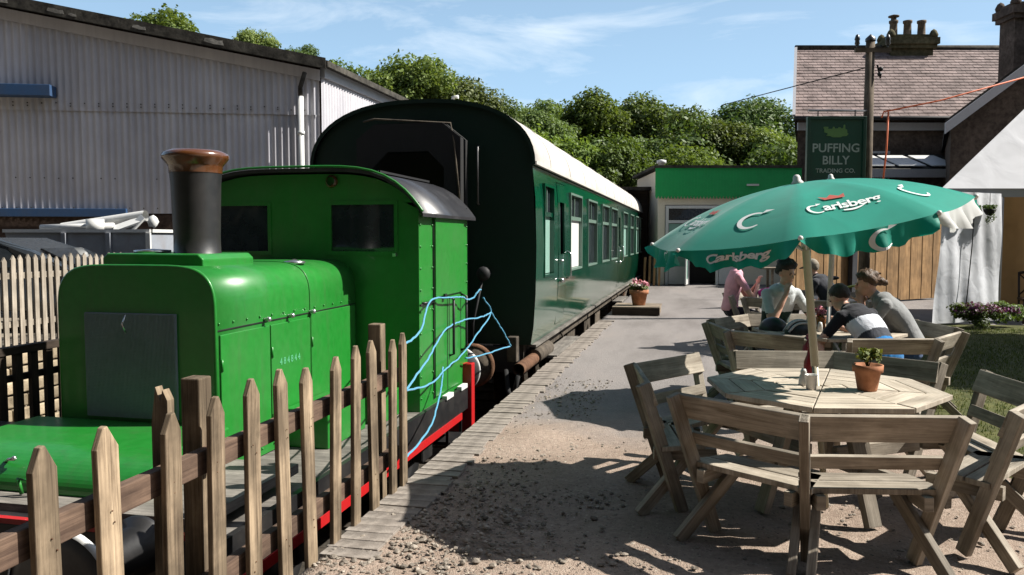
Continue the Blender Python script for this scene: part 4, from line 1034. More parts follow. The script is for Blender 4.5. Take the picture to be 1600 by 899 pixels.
# ends
for y0, dy in ((CY0, -1), (CY1, 1)):
    b = MB(); pr = coach_prof(28, -.012, -.012); pl_ = [(x, z) for x, z in pr]+[(CX-side_half(z)+.004, z) for z in (2.3,1.5,.9,.5,.26)]+[(CX+side_half(z)-.004, z) for z in (.26,.5,.9,1.5,2.3)]
    V = []; n = len(pl_)
    for x, z in pl_: V.append((x, y0+dy*.0, z))
    V.append((CX, y0+dy*.06, 1.6)); b.add(V, [(i, (i+1) % n, n) for i in range(n)]); en = b.build('end_panel', M['coach_end'], co)
    b = MB()       # gangway: bellows, faceplate, dark doorway
    gx0, gx1, gz0, gz1 = CX-.62, CX+.62, .25, 2.95
    for k in range(4):
        e = .05 if k % 2 else 0; ya = y0+dy*(.05+.09*k); yb_ = y0+dy*(.05+.09*(k+1))
        for q0, q1 in (((gx0-e,gz0),(gx0-e,gz1-.15)),((gx1+e,gz0),(gx1+e,gz1-.15)),((gx0-e,gz1-.15),(gx0+.2,gz1+e)),((gx0+.2,gz1+e),(gx1-.2,gz1+e)),((gx1-.2,gz1+e),(gx1+e,gz1-.15))):
            b.add([(q0[0],ya,q0[1]),(q1[0],ya,q1[1]),(q1[0],yb_,q1[1]),(q0[0],yb_,q0[1])], [(0,1,2,3)])
    gw = b.build('gangway_bellows', M['rubber'], co)
    b = MB(); yf = y0+dy*.41; out = [(gx0-.05,gz0),(gx0-.05,gz1-.14),(gx0+.18,gz1+.04),(gx1-.18,gz1+.04),(gx1+.05,gz1-.14),(gx1+.05,gz0)]; inn = [(gx0+.16,gz0),(gx0+.16,gz1-.5),(gx0+.36,gz1-.3),(gx1-.36,gz1-.3),(gx1-.16,gz1-.5),(gx1-.16,gz0)]
    for i in range(5):
        for y in (yf, yf+dy*.04): b.add([(out[i][0],y,out[i][1]),(out[i+1][0],y,out[i+1][1]),(inn[i+1][0],y,inn[i+1][1]),(inn[i][0],y,inn[i][1])], [(0,1,2,3)])
        b.add([(out[i][0],yf,out[i][1]),(out[i+1][0],yf,out[i+1][1]),(out[i+1][0],yf+dy*.04,out[i+1][1]),(out[i][0],yf+dy*.04,out[i][1])], [(0,1,2,3)])
    b.build('gangway_faceplate', M['black'], gw)
    b = MB(); b.box((gx0+.1,min(y0+dy*.06,y0+dy*.09),gz0), (gx1-.1,max(y0+dy*.06,y0+dy*.09),gz1-.28)); b.build('gangway_door', M['rubber'], gw)
    for s in (-1, 1):
        bx_ = CX+s*.87; b = MB(); b.lathe([(.10,0),(.10,.35),(.08,.36),(.08,.56),(.25,.60),(.255,.64),(.0,.66)], (bx_, y0, .08), (0,dy,0), 24); bf_ = b.build('buffer', M['dirty_iron'], co)
        b = MB(); b.lathe([(.232,.652),(.262,.645),(.262,.60),(.245,.595)], (bx_, y0, .08), (0,dy,0), 28); b.build('buffer_rim', M['rust'], bf_)
    b = MB(); b.box((CX-1.3,min(y0+dy*.0,y0+dy*.1),-.08), (CX+1.3,max(y0+dy*.0,y0+dy*.1),.24)); b.build('headstock', M['black'], co)
ye = CY0
b = MB(); b.tube([(-2.68,ye-.02,2.02),(-2.66,ye-.14,2.02),(-2.66,ye-.14,2.72),(-2.68,ye-.02,2.74)], .014, 6); b.build('end_rail', M['steel'], co)
b = MB(); b.tube([(-2.80,ye-.45,2.05),(-2.83,ye-.47,2.4),(-2.87,ye-.45,2.75),(-2.92,ye-.42,2.98),(-3.9,ye-.42,3.06),(-4.05,ye-.42,3.03)], .012, 6); b.build('faceplate_strap', M['dirty_iron'], co)
b = MB(); b.tube([(-2.56,ye-.05,1.16),(-2.56,ye-.22,1.16)], .05, 8); b.ball((-2.56,ye-.26,1.16), (.09,.06,.09), 12); b.tube([(-2.58,ye-.25,1.08),(-2.70,ye-.24,.55),(-2.72,ye-.2,.35)], .018, 6); b.build('jumper_socket', M['black'], co)
for k, z in enumerate((.9, 1.35, 1.8)):
    b = MB(); b.box((-4.75,ye-.1,z), (-4.5,ye-.0,z+.03)); b.build('end_step', M['black'], co)
# underframe
for s in (1, -1):
    b = MB(); b.beam((CX+s*1.30, CY0+.05, .13), (CX+s*1.30, CY1-.05, .13), .08, .24); b.build('solebar', M['dirty_iron'], co)
    b = MB(); b.beam((CX+s*1.44, CY0+.1, .235), (CX+s*1.44, CY1-.1, .235), .10, .035); b.build('lower_edge_rail', M['plank_grey'], co)
    for (ya, yb_) in ((10.55,12.7),(20.0,21.8)):
        b = MB(); b.beam((CX+s*1.52, ya, .0), (CX+s*1.52, yb_, .0), .24, .045); st = b.build('footboard', M['plank_grey'], co, bevel=.004)
        for y in (ya+.15, yb_-.15):
            b = MB(); b.tube([(CX+s*1.34,y,.12),(CX+s*1.40,y,.0),(CX+s*1.52,y,-.02)], .018, 6); b.build('bracket', M['dirty_iron'], st)
    for yy in (14.2, 16.4, 18.2):
        b = MB(); b.box((CX+s*.9-.3, yy, -.42), (CX+s*.9+.3, yy+.9, .02)); b.build('battery_box', M['dirty_iron'], co, bevel=.01)
    b = MB(); b.tube([(CX+s*1.2,13,.0),(CX+s*1.2,15,-.45),(CX+s*1.2,25,-.45),(CX+s*1.2,27,.0)], .03, 6); b.build('truss_rod', M['dirty_iron'], co)
for yb0 in (12.6, 27.4):
    for s in (1, -1):
        b = MB(); x = CX+s*1.12
        b.prism([(x-.03,yb0-1.7,-.32),(x-.03,yb0-1.7,-.18),(x-.03,yb0-.6,-.02),(x-.03,yb0+.6,-.02),(x-.03,yb0+1.7,-.18),(x-.03,yb0+1.7,-.32),(x-.03,yb0+.6,-.28),(x-.03,yb0-.6,-.28)], (.06,0,0)); bo = b.build('bogie_frame', M['dirty_iron'], co)
        for y in (yb0-1.3, yb0+1.3):
            b = MB(); b.box((x-.10,y-.13,-.62), (x+.12,y+.13,-.34)); b.build('axle_box', M['dirty_iron'], bo, bevel=.02)
            b = MB()
            for q in range(5): b.beam((x+.02,y-.45+q*.06,-.27+q*.025), (x+.02,y+.45-q*.06,-.27+q*.025), .09, .02)
            b.build('leaf_spring', M['rust'], bo)
            b = MB(); xx = CX+s*.755; b.lathe([(0,-.06),(.12,-.06),(.14,-.03),(.40,-.02),(.455,-.07),(.46,.05),(.49,.06),(.49,.07),(.40,.07),(.0,.06)], (xx,y,-.42), (s*-1,0,0), 32); b.build('wheel', M['dirty_iron'], bo)
# rusty pipe, step block and brake gear beside the near bogie
b = MB(); b.tube([(-2.02,9.05,.06),(-2.02,10.05,.06)], .075, 14, caps=False); b.tube([(-2.02,9.05,.06),(-2.02,10.05,.06)], .06, 14, caps=False); b.build('vacuum_pipe', M['rust'], co)
b = MB(); b.tube([(-2.02,9.95,.08),(-2.02,10.9,.08)], .10, 14); b.build('brake_cylinder', M['dirty_iron'], co)
b = MB(); b.tube([(-2.3,9.6,-.05),(-2.2,9.3,-.25),(-2.1,9.1,-.3),(-2.02,9.05,.0)], .03, 8); b.build('brake_hose', M['rubber'], co)
for y in (9.5, 10.2, 11.0):
    b = MB(); b.beam((-2.05,y,.05), (-2.0,y+.04,-.5), .05, .05); b.build('hanger', M['dirty_iron'], co)
b = MB(); b.box((-2.2,9.22,.12), (-2.08,9.36,.42)); b.build('lamp_bracket', M['dirty_iron'], co, bevel=.01)

# ------------------------------------------------------------------ locomotive
LX = -3.66
lo_ = thing('diesel_shunter', 'small bright green shunting locomotive with a tall brown-capped chimney', 'locomotive', (LX, 6, -.9))
def LB(name, lo, hi, mat, parent=lo_, bevel=.0):
    b = MB(); b.box(lo, hi); return b.build(name, M[mat], parent, bevel=bevel)
LB('main_frame', (-4.55,3.62,-.62), (-2.78,8.28,-.06), 'loco_dark')
LB('running_plate', (-4.88,3.60,-.05), (-2.44,8.26,.0), 'plank_grey', bevel=.006)
for s, x in ((1,-2.44),(-1,-4.92)):
    LB('side_valance', (x,3.62,-.24), (x+.04,8.24,.012), 'loco_dark')
    LB('red_edging', (x-.002,3.62,-.31), (x+.05,8.0,-.24), 'red')
fb = LB('buffer_beam', (-4.86,3.42,-.46), (-2.46,3.58,.10), 'loco_dark', bevel=.008)
LB('red_edging', (-4.865,3.412,.102), (-2.455,3.45,.13), 'red', fb)
rb = LB('buffer_beam', (-4.86,8.26,-.63), (-2.36,8.38,.24), 'red', bevel=.008)
LB('front_deck', (-4.8,3.59,.08), (-2.5,4.66,.14), 'plank_grey')
for y, dy, par in ((3.42,-1,fb),(8.38,1,rb)):
    for s in (-1, 1):
        x = -3.58+s*.87; b = MB(); b.lathe([(.15,0),(.15,.03),(.11,.05),(.10,.32),(.07,.33),(.07,.47),(.0,.475)], (x,y,.06), (0,dy,0), 30); bu = b.build('buffer', M['loco_dark'], lo_)
        b = MB(); b.lathe([(.0,.46),(.10,.465),(.255,.50),(.268,.52),(.264,.535),(.2,.55),(.0,.56)], (x,y,.06), (0,dy,0), 36); b.build('buffer_head', M['steel'], bu)
        b = MB(); b.lathe([(.255,.543),(.266,.540),(.2725,.53),(.2725,.516),(.262,.512)], (x,y,.06), (0,dy,0), 40); b.build('white_rim', M['rim_white'], bu)
        b = MB()
        for q in range(4):
            a = q*math.pi/2+.78; b.ball((x+.2*math.cos(a), y+dy*.02, .06+.2*math.sin(a)), .022, 6)
        b.build('bolts', M['steel'], bu)['kind'] = 'stuff'
b = MB(); b.tube([(-3.58,3.40,-.02),(-3.58,3.25,-.02),(-3.58,3.2,-.1)], .035, 8); b.build('coupling_hook', M['loco_dark'], lo_)
# low rounded nose in front of the bonnet
b = MB(); pr = [(4.64,.14),(4.64,.36)]+[(4.10-.34*math.sin(t), .155+.20*math.cos(t)) for t in np.linspace(0, math.pi/2, 17)]+[(3.76,.14)]
b.prism([(-4.48,y,z) for y, z in pr], (1.50,0,0)); ns = b.build('nose_casing', M['loco'], lo_, bevel=.012)
b = MB(); b.tube([(-3.98,3.86,.27),(-3.9,3.82,.31),(-3.86,3.81,.315)], .010, 6); b.ball((-3.855,3.81,.32), .016, 8); b.build('nose_catch', M['chrome'], ns)
b = MB(); b.tube([(-3.72,3.72,.15),(-3.72,3.70,.24),(-3.63,3.70,.24),(-3.63,3.72,.15)], .012, 6); b.build('lifting_eye', M['loco'], ns)
sb_ = LB('sand_box', (-5.0,4.0,.14), (-4.56,4.62,.22), 'loco', bevel=.02)
LB('sand_box_lid', (-5.02,3.99,.222), (-4.55,4.64,.31), 'loco_dark', sb_, bevel=.02)
b = MB(); b.lathe([(.0,.0),(.12,.0),(.13,.05),(.10,.09),(0,.10)], (-4.80,4.40,.31), n=16); b.build('filler_cap', M['loco_dark'], sb_)
# bonnet
HX0, HX1, HY0, HY1 = -4.27, -3.085, 4.64, 6.88; hm = (HX0+HX1)/2; hw_ = (HX1-HX0)/2
def hood_prof(e=0):
    pts = [(HX1+e,.01)]
    for t in np.linspace(0, math.pi, 33):
        c, s = math.cos(t), math.sin(t); pts.append((hm+(hw_+e)*math.copysign(abs(c)**.36, c), 1.11+.295*abs(s)**.74))
    pts += [(HX0-e,.01)]; return pts
b = MB(); pr = hood_prof(); n = len(pr); V = [(x, y, z) for y in (HY0, 5.4, 6.1, HY1) for x, z in pr]; F = []
for j in range(3):
    for i in range(n-1): F.append((j*n+i, j*n+i+1, (j+1)*n+i+1, (j+1)*n+i))
b.add(V, F, smooth=True); b.add([(x, HY0, z) for x, z in pr], [tuple(range(n))]); b.add([(x, HY1, z) for x, z in pr], [tuple(range(n))])
hood = b.build('bonnet', M['loco'], lo_)
b = MB(); q = hood_prof(.006); b.tube([(x, HY0+.012, z+(.006 if z > 1.2 else 0)) for x, z in q], .014, 6); b.build('bonnet_edge_bead', M['loco'], hood)
b = MB(); q = hood_prof(.003); b.tube([(x, 5.98, z+.002) for x, z in q], .006, 5); b.build('bonnet_joint', M['loco'], hood)
for y0, y1, z0, z1 in ((4.70,5.33,.12,.955),(5.345,5.96,.12,.955),(5.98,6.84,.10,.985)):
    p = MB(); p.box((HX1+.001,y0,z0), (HX1+.014,y1,z1)); dp = p.build('side_door', M['loco'], hood, bevel=.005)
    for zz in (.25,.75):
        p = MB(); p.tube([(HX1+.016,y0+.01,zz-.04),(HX1+.016,y0+.01,zz+.04)], .008, 6); p.build('hinge', M['loco'], dp)
for y, z in ((5.27,1.005),(5.62,1.0),(5.97,1.0)):
    b = MB(); b.tube([(HX1,y,z),(HX1+.03,y,z)], .012, 8); b.ball((HX1+.04,y,z), .022, 8); b.build('bonnet_knob', M['chrome'], hood)
b = MB(); b.beam((HX1+.004,4.66,.985), (HX1+.004,6.86,.995), .006, .008); b.build('seam', M['loco_dark'], hood)
b = MB()
for y in np.arange(4.7, 6.85, .17):
    for z in (.06, 1.03): b.ball((HX1+.004, y, z), .009, 6)
b.build('rivets', M['loco'], hood)['kind'] = 'stuff'
gr = LB('grille_panel', (-4.055,4.622,.385), (-3.355,4.645,1.095), 'grille', hood, .003)
b = MB()
for k in range(70): b.beam((-4.05,4.6195,.39+k*.0101), (-3.36,4.6195,.39+k*.0101), .005, .0055, (0,0,1))
for k in range(70): b.beam((-4.05+k*.01,4.6175,.39), (-4.05+k*.01,4.6175,1.09), .004, .004, (0,1,0))
b.build('grille_mesh', M['grille'], gr)
b = MB(); b.tube([(-3.70,4.585,1.09),(-3.71,4.56,1.03),(-3.70,4.58,.97)], .006, 5); b.build('grille_catch', M['chrome'], gr)
tb = MB(); tb.prism([(-4.2,4.98,1.30),(-4.2,4.98,1.46),(-4.16,4.98,1.49),(-3.42,4.98,1.485),(-3.38,4.98,1.45),(-3.38,4.98,1.30)], (0,.66,0)); tbo = tb.build('chimney_saddle', M['loco'], hood, bevel=.01)
b = MB(); b.lathe([(.0,0),(.13,0),(.13,.02),(0,.03)], (-3.95,5.2,1.49), n=18); b.build('filler_plate', M['chrome'], tbo)
b = MB(); b.lathe([(.0,0),(.09,0),(.09,.02),(.03,.03),(0,.04)], (-3.28,6.1,1.385), n=16); b.build('filler_cap', M['chrome'], hood)
chx, chy = -3.66, 5.33
b = MB(); b.lathe([(.185,1.40),(.185,1.47),(.168,1.49),(.166,1.6),(.178,2.0),(.186,2.10)], (chx,chy,0), n=36); ch_ = b.build('chimney', M['loco_dark'], lo_)
b = MB(); b.lathe([(.188,2.08),(.192,2.125),(.198,2.14),(.235,2.185),(.24,2.205),(.232,2.225),(.195,2.245),(.16,2.248),(.155,2.2),(.155,2.0)], (chx,chy,0), n=36); b.build('chimney_cap', M['brass'], ch_)
b = MB(); b.lathe([(.187,1.395),(.215,1.40),(.215,1.42),(.187,1.43)], (chx,chy,.0), n=32); b.build('chimney_flange', M['chrome'], ch_)
nm = text_mesh('484844', .075, 0, .001, 'CENTER', 1.5)
M['number'] = plain('pale_number', (.10,.42,.20), .5)
nm.materials.clear(); nm.materials.append(M['number'])
for v in nm.vertices: v.co = Vector((HX1+.0165, 5.62+v.co.x, .66+v.co.y))
nm.transform(ROOTM[lo_].inverted()); put('number_lettering', nm, hood)
# cab
KX0, KX1, KY0, KY1 = -4.82, -2.46, 6.88, 8.44; km = (KX0+KX1)/2; kh = (KX1-KX0)/2
def roof_z(x, e=0):
    u = min(1, abs(x-km)/(kh+.06)); return 1.79+e+.41*(1-u**4.4)
def cab_end(name, y, wins, mat):
    xb = sorted(set([KX0,KX1]+[w for q in wins for w in q[:2]]+list(np.linspace(KX0, KX1, 19)))); zb = [.0]+sorted(set(w for q in wins for w in q[2:]))
    b = MB()
    for i in range(len(xb)-1):
        xm = (xb[i]+xb[i+1])/2
        cuts = [(0.0, None)]
        for j in range(len(zb)):
            z0 = zb[j]; z1 = zb[j+1] if j+1 < len(zb) else None
            zm = (z0+(z1 if z1 else 2.0))/2
            if z1 and any(q[0] < xm < q[1] and q[2] < zm < q[3] for q in wins): continue
            za = [z0, z0]; zc = [z1, z1] if z1 else [roof_z(xb[i])-.01, roof_z(xb[i+1])-.01]
            b.prism([(xb[i],y,za[0]),(xb[i+1],y,za[1]),(xb[i+1],y,zc[1]),(xb[i],y,zc[0])], (0,.02,0))
    o = b.build(name, mat, lo_)
    for q in wins:
        p = MB(); p.box((q[0]+.01,y+.012,q[2]+.01), (q[1]-.01,y+.018,q[3]-.01)); pn = p.build('window', M['glass'], o)
        p = MB()
        for a, c in (((q[0]-.02,q[2]-.02),(q[1]+.02,q[2]+.015)),((q[0]-.02,q[3]-.015),(q[1]+.02,q[3]+.02)),((q[0]-.02,q[2]+.015),(q[0]+.015,q[3]-.015)),((q[1]-.015,q[2]+.015),(q[1]+.02,q[3]-.015))): p.box((a[0],y-.008,a[1]), (c[0],y+.03,c[1]))
        p.build('window_frame', M['loco'], pn)
    return o
cf = cab_end('cab_front', KY0, [(-3.33,-2.68,1.46,1.92),(-4.6,-3.95,1.46,1.92)], M['loco'])
cr = cab_end('cab_rear', KY1-.02, [(-3.33,-2.68,1.46,1.92),(-4.6,-3.95,1.46,1.92)], M['loco'])
LB('wiper_pivot', (-2.70,6.84,1.43), (-2.67,6.88,1.46), 'chrome', cf)
b = MB(); b.lathe([(.0,-.05),(.05,-.05),(.06,0),(.04,.02)], (-3.30,6.86,2.12), (0,-1,0), 14); b.build('headlamp', M['red_lamp'] if 'red_lamp' in M else M['brass'], cf)
for s, x in ((1,KX1),(-1,KX0)):
    b = MB(); b.box((min(x,x-s*.02),KY0+.021,.0), (max(x,x-s*.02),KY1-.021,1.83)); cs = b.build('cab_side', M['loco'], lo_)
    b = MB(); b.box((min(x,x+s*.03),7.28,1.03), (max(x,x+s*.03),8.22,1.80)); b.build('cab_shutter', M['loco'], cs, bevel=.006)
    b = MB(); b.box((min(x,x+s*.016),7.30,.06), (max(x,x+s*.016),7.66,1.01)); dr = b.build('cab_door', M['loco'], cs, bevel=.005)
    b = MB(); b.box((min(x,x+s*.016),7.685,.06), (max(x,x+s*.016),8.10,1.01)); b.build('cab_door', M['loco'], cs, bevel=.005)
    b = MB(); b.box((min(x,x+s*.012),6.89,.98), (max(x,x+s*.012),7.26,.995)); b.beam((x+s*.006,7.27,.05), (x+s*.006,7.27,1.78), .012, .012); b.beam((x+s*.006,7.673,.05), (x+s*.006,7.673,1.0), .012, .012); b.build('door_gap', M['loco_dark'], cs)
    for y in (7.74, 8.2):
        b = MB(); b.tube([(x+s*.0,y,1.0),(x+s*.06,y,.98),(x+s*.06,y,.42),(x+s*.0,y,.40)], .014, 8); b.build('handrail', M['loco_dark'], cs)
    b = MB(); b.tube([(x,6.95,1.0),(x+s*.03,6.98,1.0),(x+s*.03,7.2,1.0)], .012, 6); b.box((x-.01 if s < 0 else x,7.5,1.0), (x+s*.05 if s > 0 else x+.01,7.56,1.05)); b.build('door_latch', M['loco_dark'], cs)
    b = MB()
    for y in (6.91, 7.24, 8.40):
        for z in np.arange(.12, 1.8, .2): b.ball((x+s*.003, y, z), .012, 6)
    for y in np.arange(6.95, 8.4, .12): b.ball((x+s*.003, y, 1.79), .011, 6)
    b.build('rivets', M['loco'], cs)['kind'] = 'stuff'
b = MB(); n = 24; ex = kh+.07
for y in (KY0-.09,): pass
V = []; xs_ = [km+ex*math.cos(t) for t in np.linspace(0, math.pi, n+1)]
def rz_(x, e): 
    u = abs(x-km)/ex; return 1.79+e+.42*max(0, (1-u**4.4))
prof_o = [(x, rz_(x,.0)+.03) for x in xs_]; prof_i = [(x, rz_(x,-.0)) for x in xs_]
V = [(x, y, z) for y in (KY0-.08, KY1+.10) for x, z in prof_o]; n1 = n+1
b.add(V, [(i, i+1, n1+i+1, n1+i) for i in range(n)], smooth=True)
V = [(x, y, z) for y in (KY0-.08, KY1+.10) for x, z in prof_i]; b.add(V, [(i, i+1, n1+i+1, n1+i) for i in range(n)], smooth=True)
for y in (KY0-.08, KY1+.10):
    b.add([(x, y, z) for x, z in prof_o]+[(x, y, z) for x, z in prof_i], [(i, i+1, n1+i+1, n1+i) for i in range(n)])
for i in (0, n): b.add([(*[prof_o[i][0]],KY0-.08,prof_o[i][1]),(prof_o[i][0],KY1+.1,prof_o[i][1]),(prof_i[i][0],KY1+.1,prof_i[i][1]),(prof_i[i][0],KY0-.08,prof_i[i][1])], [(0,1,2,3)])
cabroof = b.build('cab_roof', M['cab_roof'], lo_)
b = MB(); b.tube([(x, KY0-.085, z+.015) for x, z in prof_o], .012, 6); b.build('roof_bead', M['loco'], cabroof)
b = MB(); b.beam((km-.5,7.0,2.245), (km+.75,7.0,2.215), .03, .02); b.beam((km+.75,7.0,2.215), (km+.75,8.4,2.215), .03, .02); b.build('sliding_hatch_rail', M['black'], cabroof)
# steps and wheels
for y in (8.0,):
    st_ = MB(); 
    for z in (-.28, -.5): st_.box((-2.62,y-.35,z), (-2.42,y+.1,z+.03))
    for yy in (y-.36, y+.1): st_.box((-2.46,yy,-.52), (-2.43,yy+.02,.0))
    st_.build('cab_steps', M['loco_dark'], lo_)
for y in (4.7, 7.1):
    for s in (-1, 1):
        b = MB(); b.lathe([(0,-.06),(.12,-.06),(.14,-.03),(.38,-.02),(.425,-.07),(.43,.05),(.46,.06),(.46,.07),(.4,.07),(.0,.06)], (-3.5+s*.755,y,-.40), (-s,0,0), 28); b.build('wheel', M['loco_dark'], lo_)
        b = MB(); b.box((-3.5+s*.98-.06,y-.14,-.5), (-3.5+s*.98+.06,y+.14,-.22)); b.build('axle_box', M['loco_dark'], lo_, bevel=.02)
LB('tool_box', (-3.06,5.5,.0), (-2.7,6.2,.30), 'loco', bevel=.01); LB('battery_box', (-3.04,6.35,.0), (-2.62,6.82,.24), 'loco', bevel=.01)
for y0, y1 in ((6.95,7.4),(7.45,7.9)): LB('timber_block', (-2.435,y0+.5,.0), (-2.38,y0+.72,.045), 'rim_white', bevel=.004)

# blue ropes lashed along the cab
def spline(pts, n=10):
    P = [Vector(p) for p in pts]; P = [P[0]*2-P[1]]+P+[P[-1]*2-P[-2]]; out = []
    for i in range(1, len(P)-2):
        for k in range(n):
            t = k/n; a, b, c, d = P[i-1], P[i], P[i+1], P[i+2]
            out.append(.5*((2*b)+(c-a)*t+(2*a-5*b+4*c-d)*t*t+(3*b-a-3*c+d)*t**3))
    out.append(P[-2]); return out
ROPES = [
 ('pale blue rope, highest of the lashings, from fence post to cab latch', [(-1.86,4.84,.89),(-2.10,5.9,.88),(-2.385,6.98,1.02),(-2.37,7.5,1.015),(-2.37,7.95,.985),(-2.35,8.06,.955),(-2.33,8.22,.96),(-2.3,8.33,1.03),(-2.32,8.5,1.03)]),
 ('blue rope rising steeply across the cab door to the carriage end', [(-1.86,4.83,.57),(-2.15,6.2,.60),(-2.39,7.43,.70),(-2.385,8.0,.735),(-2.34,8.5,.72),(-2.3,8.86,.74)]),
 ('blue rope sagging lowest across the cab in one long curve', [(-1.86,4.83,.60),(-2.25,6.6,.33),(-2.36,7.32,.325),(-2.38,8.03,.396),(-2.34,8.45,.56),(-2.3,8.86,.745),(-2.35,8.69,.93)]),
 ('blue rope hanging down from the cab towards the fence foot', [(-1.86,4.82,.136),(-2.15,6.25,.02),(-2.31,7.02,.17),(-2.375,7.3,.36)]),
 ('thin blue rope slanting down to the rusty pipe of the carriage', [(-2.3,8.86,.745),(-2.2,9.0,.53),(-2.13,9.13,.33)]),
 ('blue rope stretched level in front of the grey buffer', [(-2.39,8.12,.32),(-2.3,8.5,.305),(-2.13,9.1,.33)]),
]
for lab, pts in ROPES:
    b = MB(); sp = spline(pts, 9); sp = [p+Vector((random.uniform(-.004,.004),0,random.uniform(-.005,.005))) for p in sp]; b.tube(sp, .0085, 7); o = b.build('blue_rope', M['rope']); tag(o, lab, 'rope', 'blue ropes lashed around the locomotive')

# ------------------------------------------------------------------ picket fence at the platform edge
FX = -1.875
pk = thing('picket_fence', 'weathered brown picket fence along the platform edge in the foreground', 'fence', (FX, 3.3, 0))
pmesh = []
for k in range(4):
    b = MB(); w, h, t = .046+.002*(k % 2), 1.02+.008*k, .025
    tip = [(-w,0),(w,0),(w,h-.075),(.010-.003*k,h),(-.010-.002*k,h-.004),(-w,h-.07)]
    b.prism([(0,y,z) for y, z in tip], (t,0,0))
    b.uv = [[(q[1],q[0]) for q in f] for f in b.uv]
    pmesh.append(b.mesh('picket', M['picket']))
pys = [1.40,1.66,1.93,2.19,2.49,2.76,3.03,3.30,3.55,3.82,4.08,4.35,4.64,4.83]
for i, y in enumerate(pys):
    o = put('picket', pmesh[i % 4], pk, .004); o.location = (.02, y-3.3, -.04+random.uniform(-.012,.012)); o.rotation_euler = (random.uniform(-.018,.018), random.uniform(-.008,.008), random.uniform(-.05,.05))
for i, y in enumerate(pys):
    b = MB()
    for z in (.69,.73,.18,.22): b.ball((FX+.046, y+random.uniform(-.018,.018), z-.01), .0032, 6)
    b.build('nail_heads', M['rust'], pk)['kind'] = 'stuff'
for z, x in ((.71,-1.9),(.20,-1.9)):
    b = MB(); b.beam((x-.005,1.0,z), (x-.005,2.83,z+.006), .045, .095); b.build('rail', M['fence_rail'], pk, bevel=.004)
    b = MB(); b.beam((x-.005,2.835,z+.004), (x-.005,4.86,z), .045, .095); b.build('rail', M['fence_rail'], pk, bevel=.004)
for y, h in ((1.3,1.0),(2.83,1.04),(4.70,1.06)):
    b = MB(); b.beam((-1.965,y,-.6), (-1.965,y,h), .085, .085, (1,0,0)); b.build('post', M['picket'], pk, bevel=.006)
b = MB(); pts = [(-2.0,2.60,.0),(-1.93,2.60,.0),(-1.93,2.60,.99),(-1.95,2.60,1.03),(-1.96,2.60,.98),(-1.98,2.60,1.04),(-2.0,2.60,.9)]; b.prism(pts, (0,.04,0)); b.uv = [[(q[1],q[0]) for q in f] for f in b.uv]; b.build('split_post', M['picket'], pk)
# ------------------------------------------------------------------ octagonal picnic tables with benches
TZ = .72; TR = .69; AP = TR*math.cos(R(22.5)); T8 = math.tan(R(22.5))
plank_m = []
pw = AP/5
for i in range(5):
    r0, r1 = i*pw+(.004 if i else .02), (i+1)*pw-.004
    b = MB(); g0, g1 = r0*T8-.004, r1*T8-.004
    poly = [(r0,-g0,TZ-.028),(r1,-g1,TZ-.028),(r1,g1,TZ-.028),(r0,g0,TZ-.028)]
    b.prism(poly, (0,0,.028)); b.uv = [[(q[1],q[0]) for q in f] for f in b.uv]
    plank_m.append(b.mesh('plank', M['table']))
def bmesh_of(name, fn):
    b = MB(); fn(b); return b.mesh(name, M['bench'])
def seat_plank(b, r0, r1):
    h0, h1 = .275+(r0-.725)*.3, .275+(r1-.725)*.3
    b.prism([(r0,-h0,.375),(r1,-h1,.375),(r1,h1,.375),(r0,h0,.375)], (0,0,.03)); b.uv = [[(q[1],q[0]) for q in f] for f in b.uv]
POST0, POST1 = Vector((.84,0,.0)), Vector((1.115,0,.77))
pd = (POST1-POST0).normalized(); pn = Vector((pd.z,0,-pd.x))
def on_post(z): return POST0+pd*((z)/pd.z)
B_ = {
 'bearer': bmesh_of('bearer', lambda b: b.beam((.66,0,.34), (1.02,0,.34), .045, .07)),
 'seat0': bmesh_of('seat_plank', lambda b: seat_plank(b, .725, .850)), 'seat1': bmesh_of('bench', lambda b: seat_plank(b, .862, .985)),
 'back': bmesh_of('backrest', lambda b: b.beam(on_post(.695)+pn*-.045+Vector((0,-.365,0)), on_post(.695)+pn*-.045+Vector((0,.365,0)), .028, .14, pd)),
 'rail': bmesh_of('back_rail', lambda b: b.beam(on_post(.52)+pn*-.042+Vector((0,-.315,0)), on_post(.52)+pn*-.042+Vector((0,.315,0)), .024, .07, pd)),
 'post': bmesh_of('post', lambda b: b.beam(POST0, POST1, .042, .070, pn)),
 'leg': bmesh_of('leg', lambda b: b.beam((1.10,0,0), (.72,0,.37), .042, .066, (.6,0,.8))),
 'beam': bmesh_of('support_beam', lambda b: b.beam((.10,0,.30), (.9,0,.30), .04, .08)),
 'tleg': bmesh_of('table_leg', lambda b: b.beam((.42,0,0), (.20,0,.66), .045, .09, (0,1,0))),
}
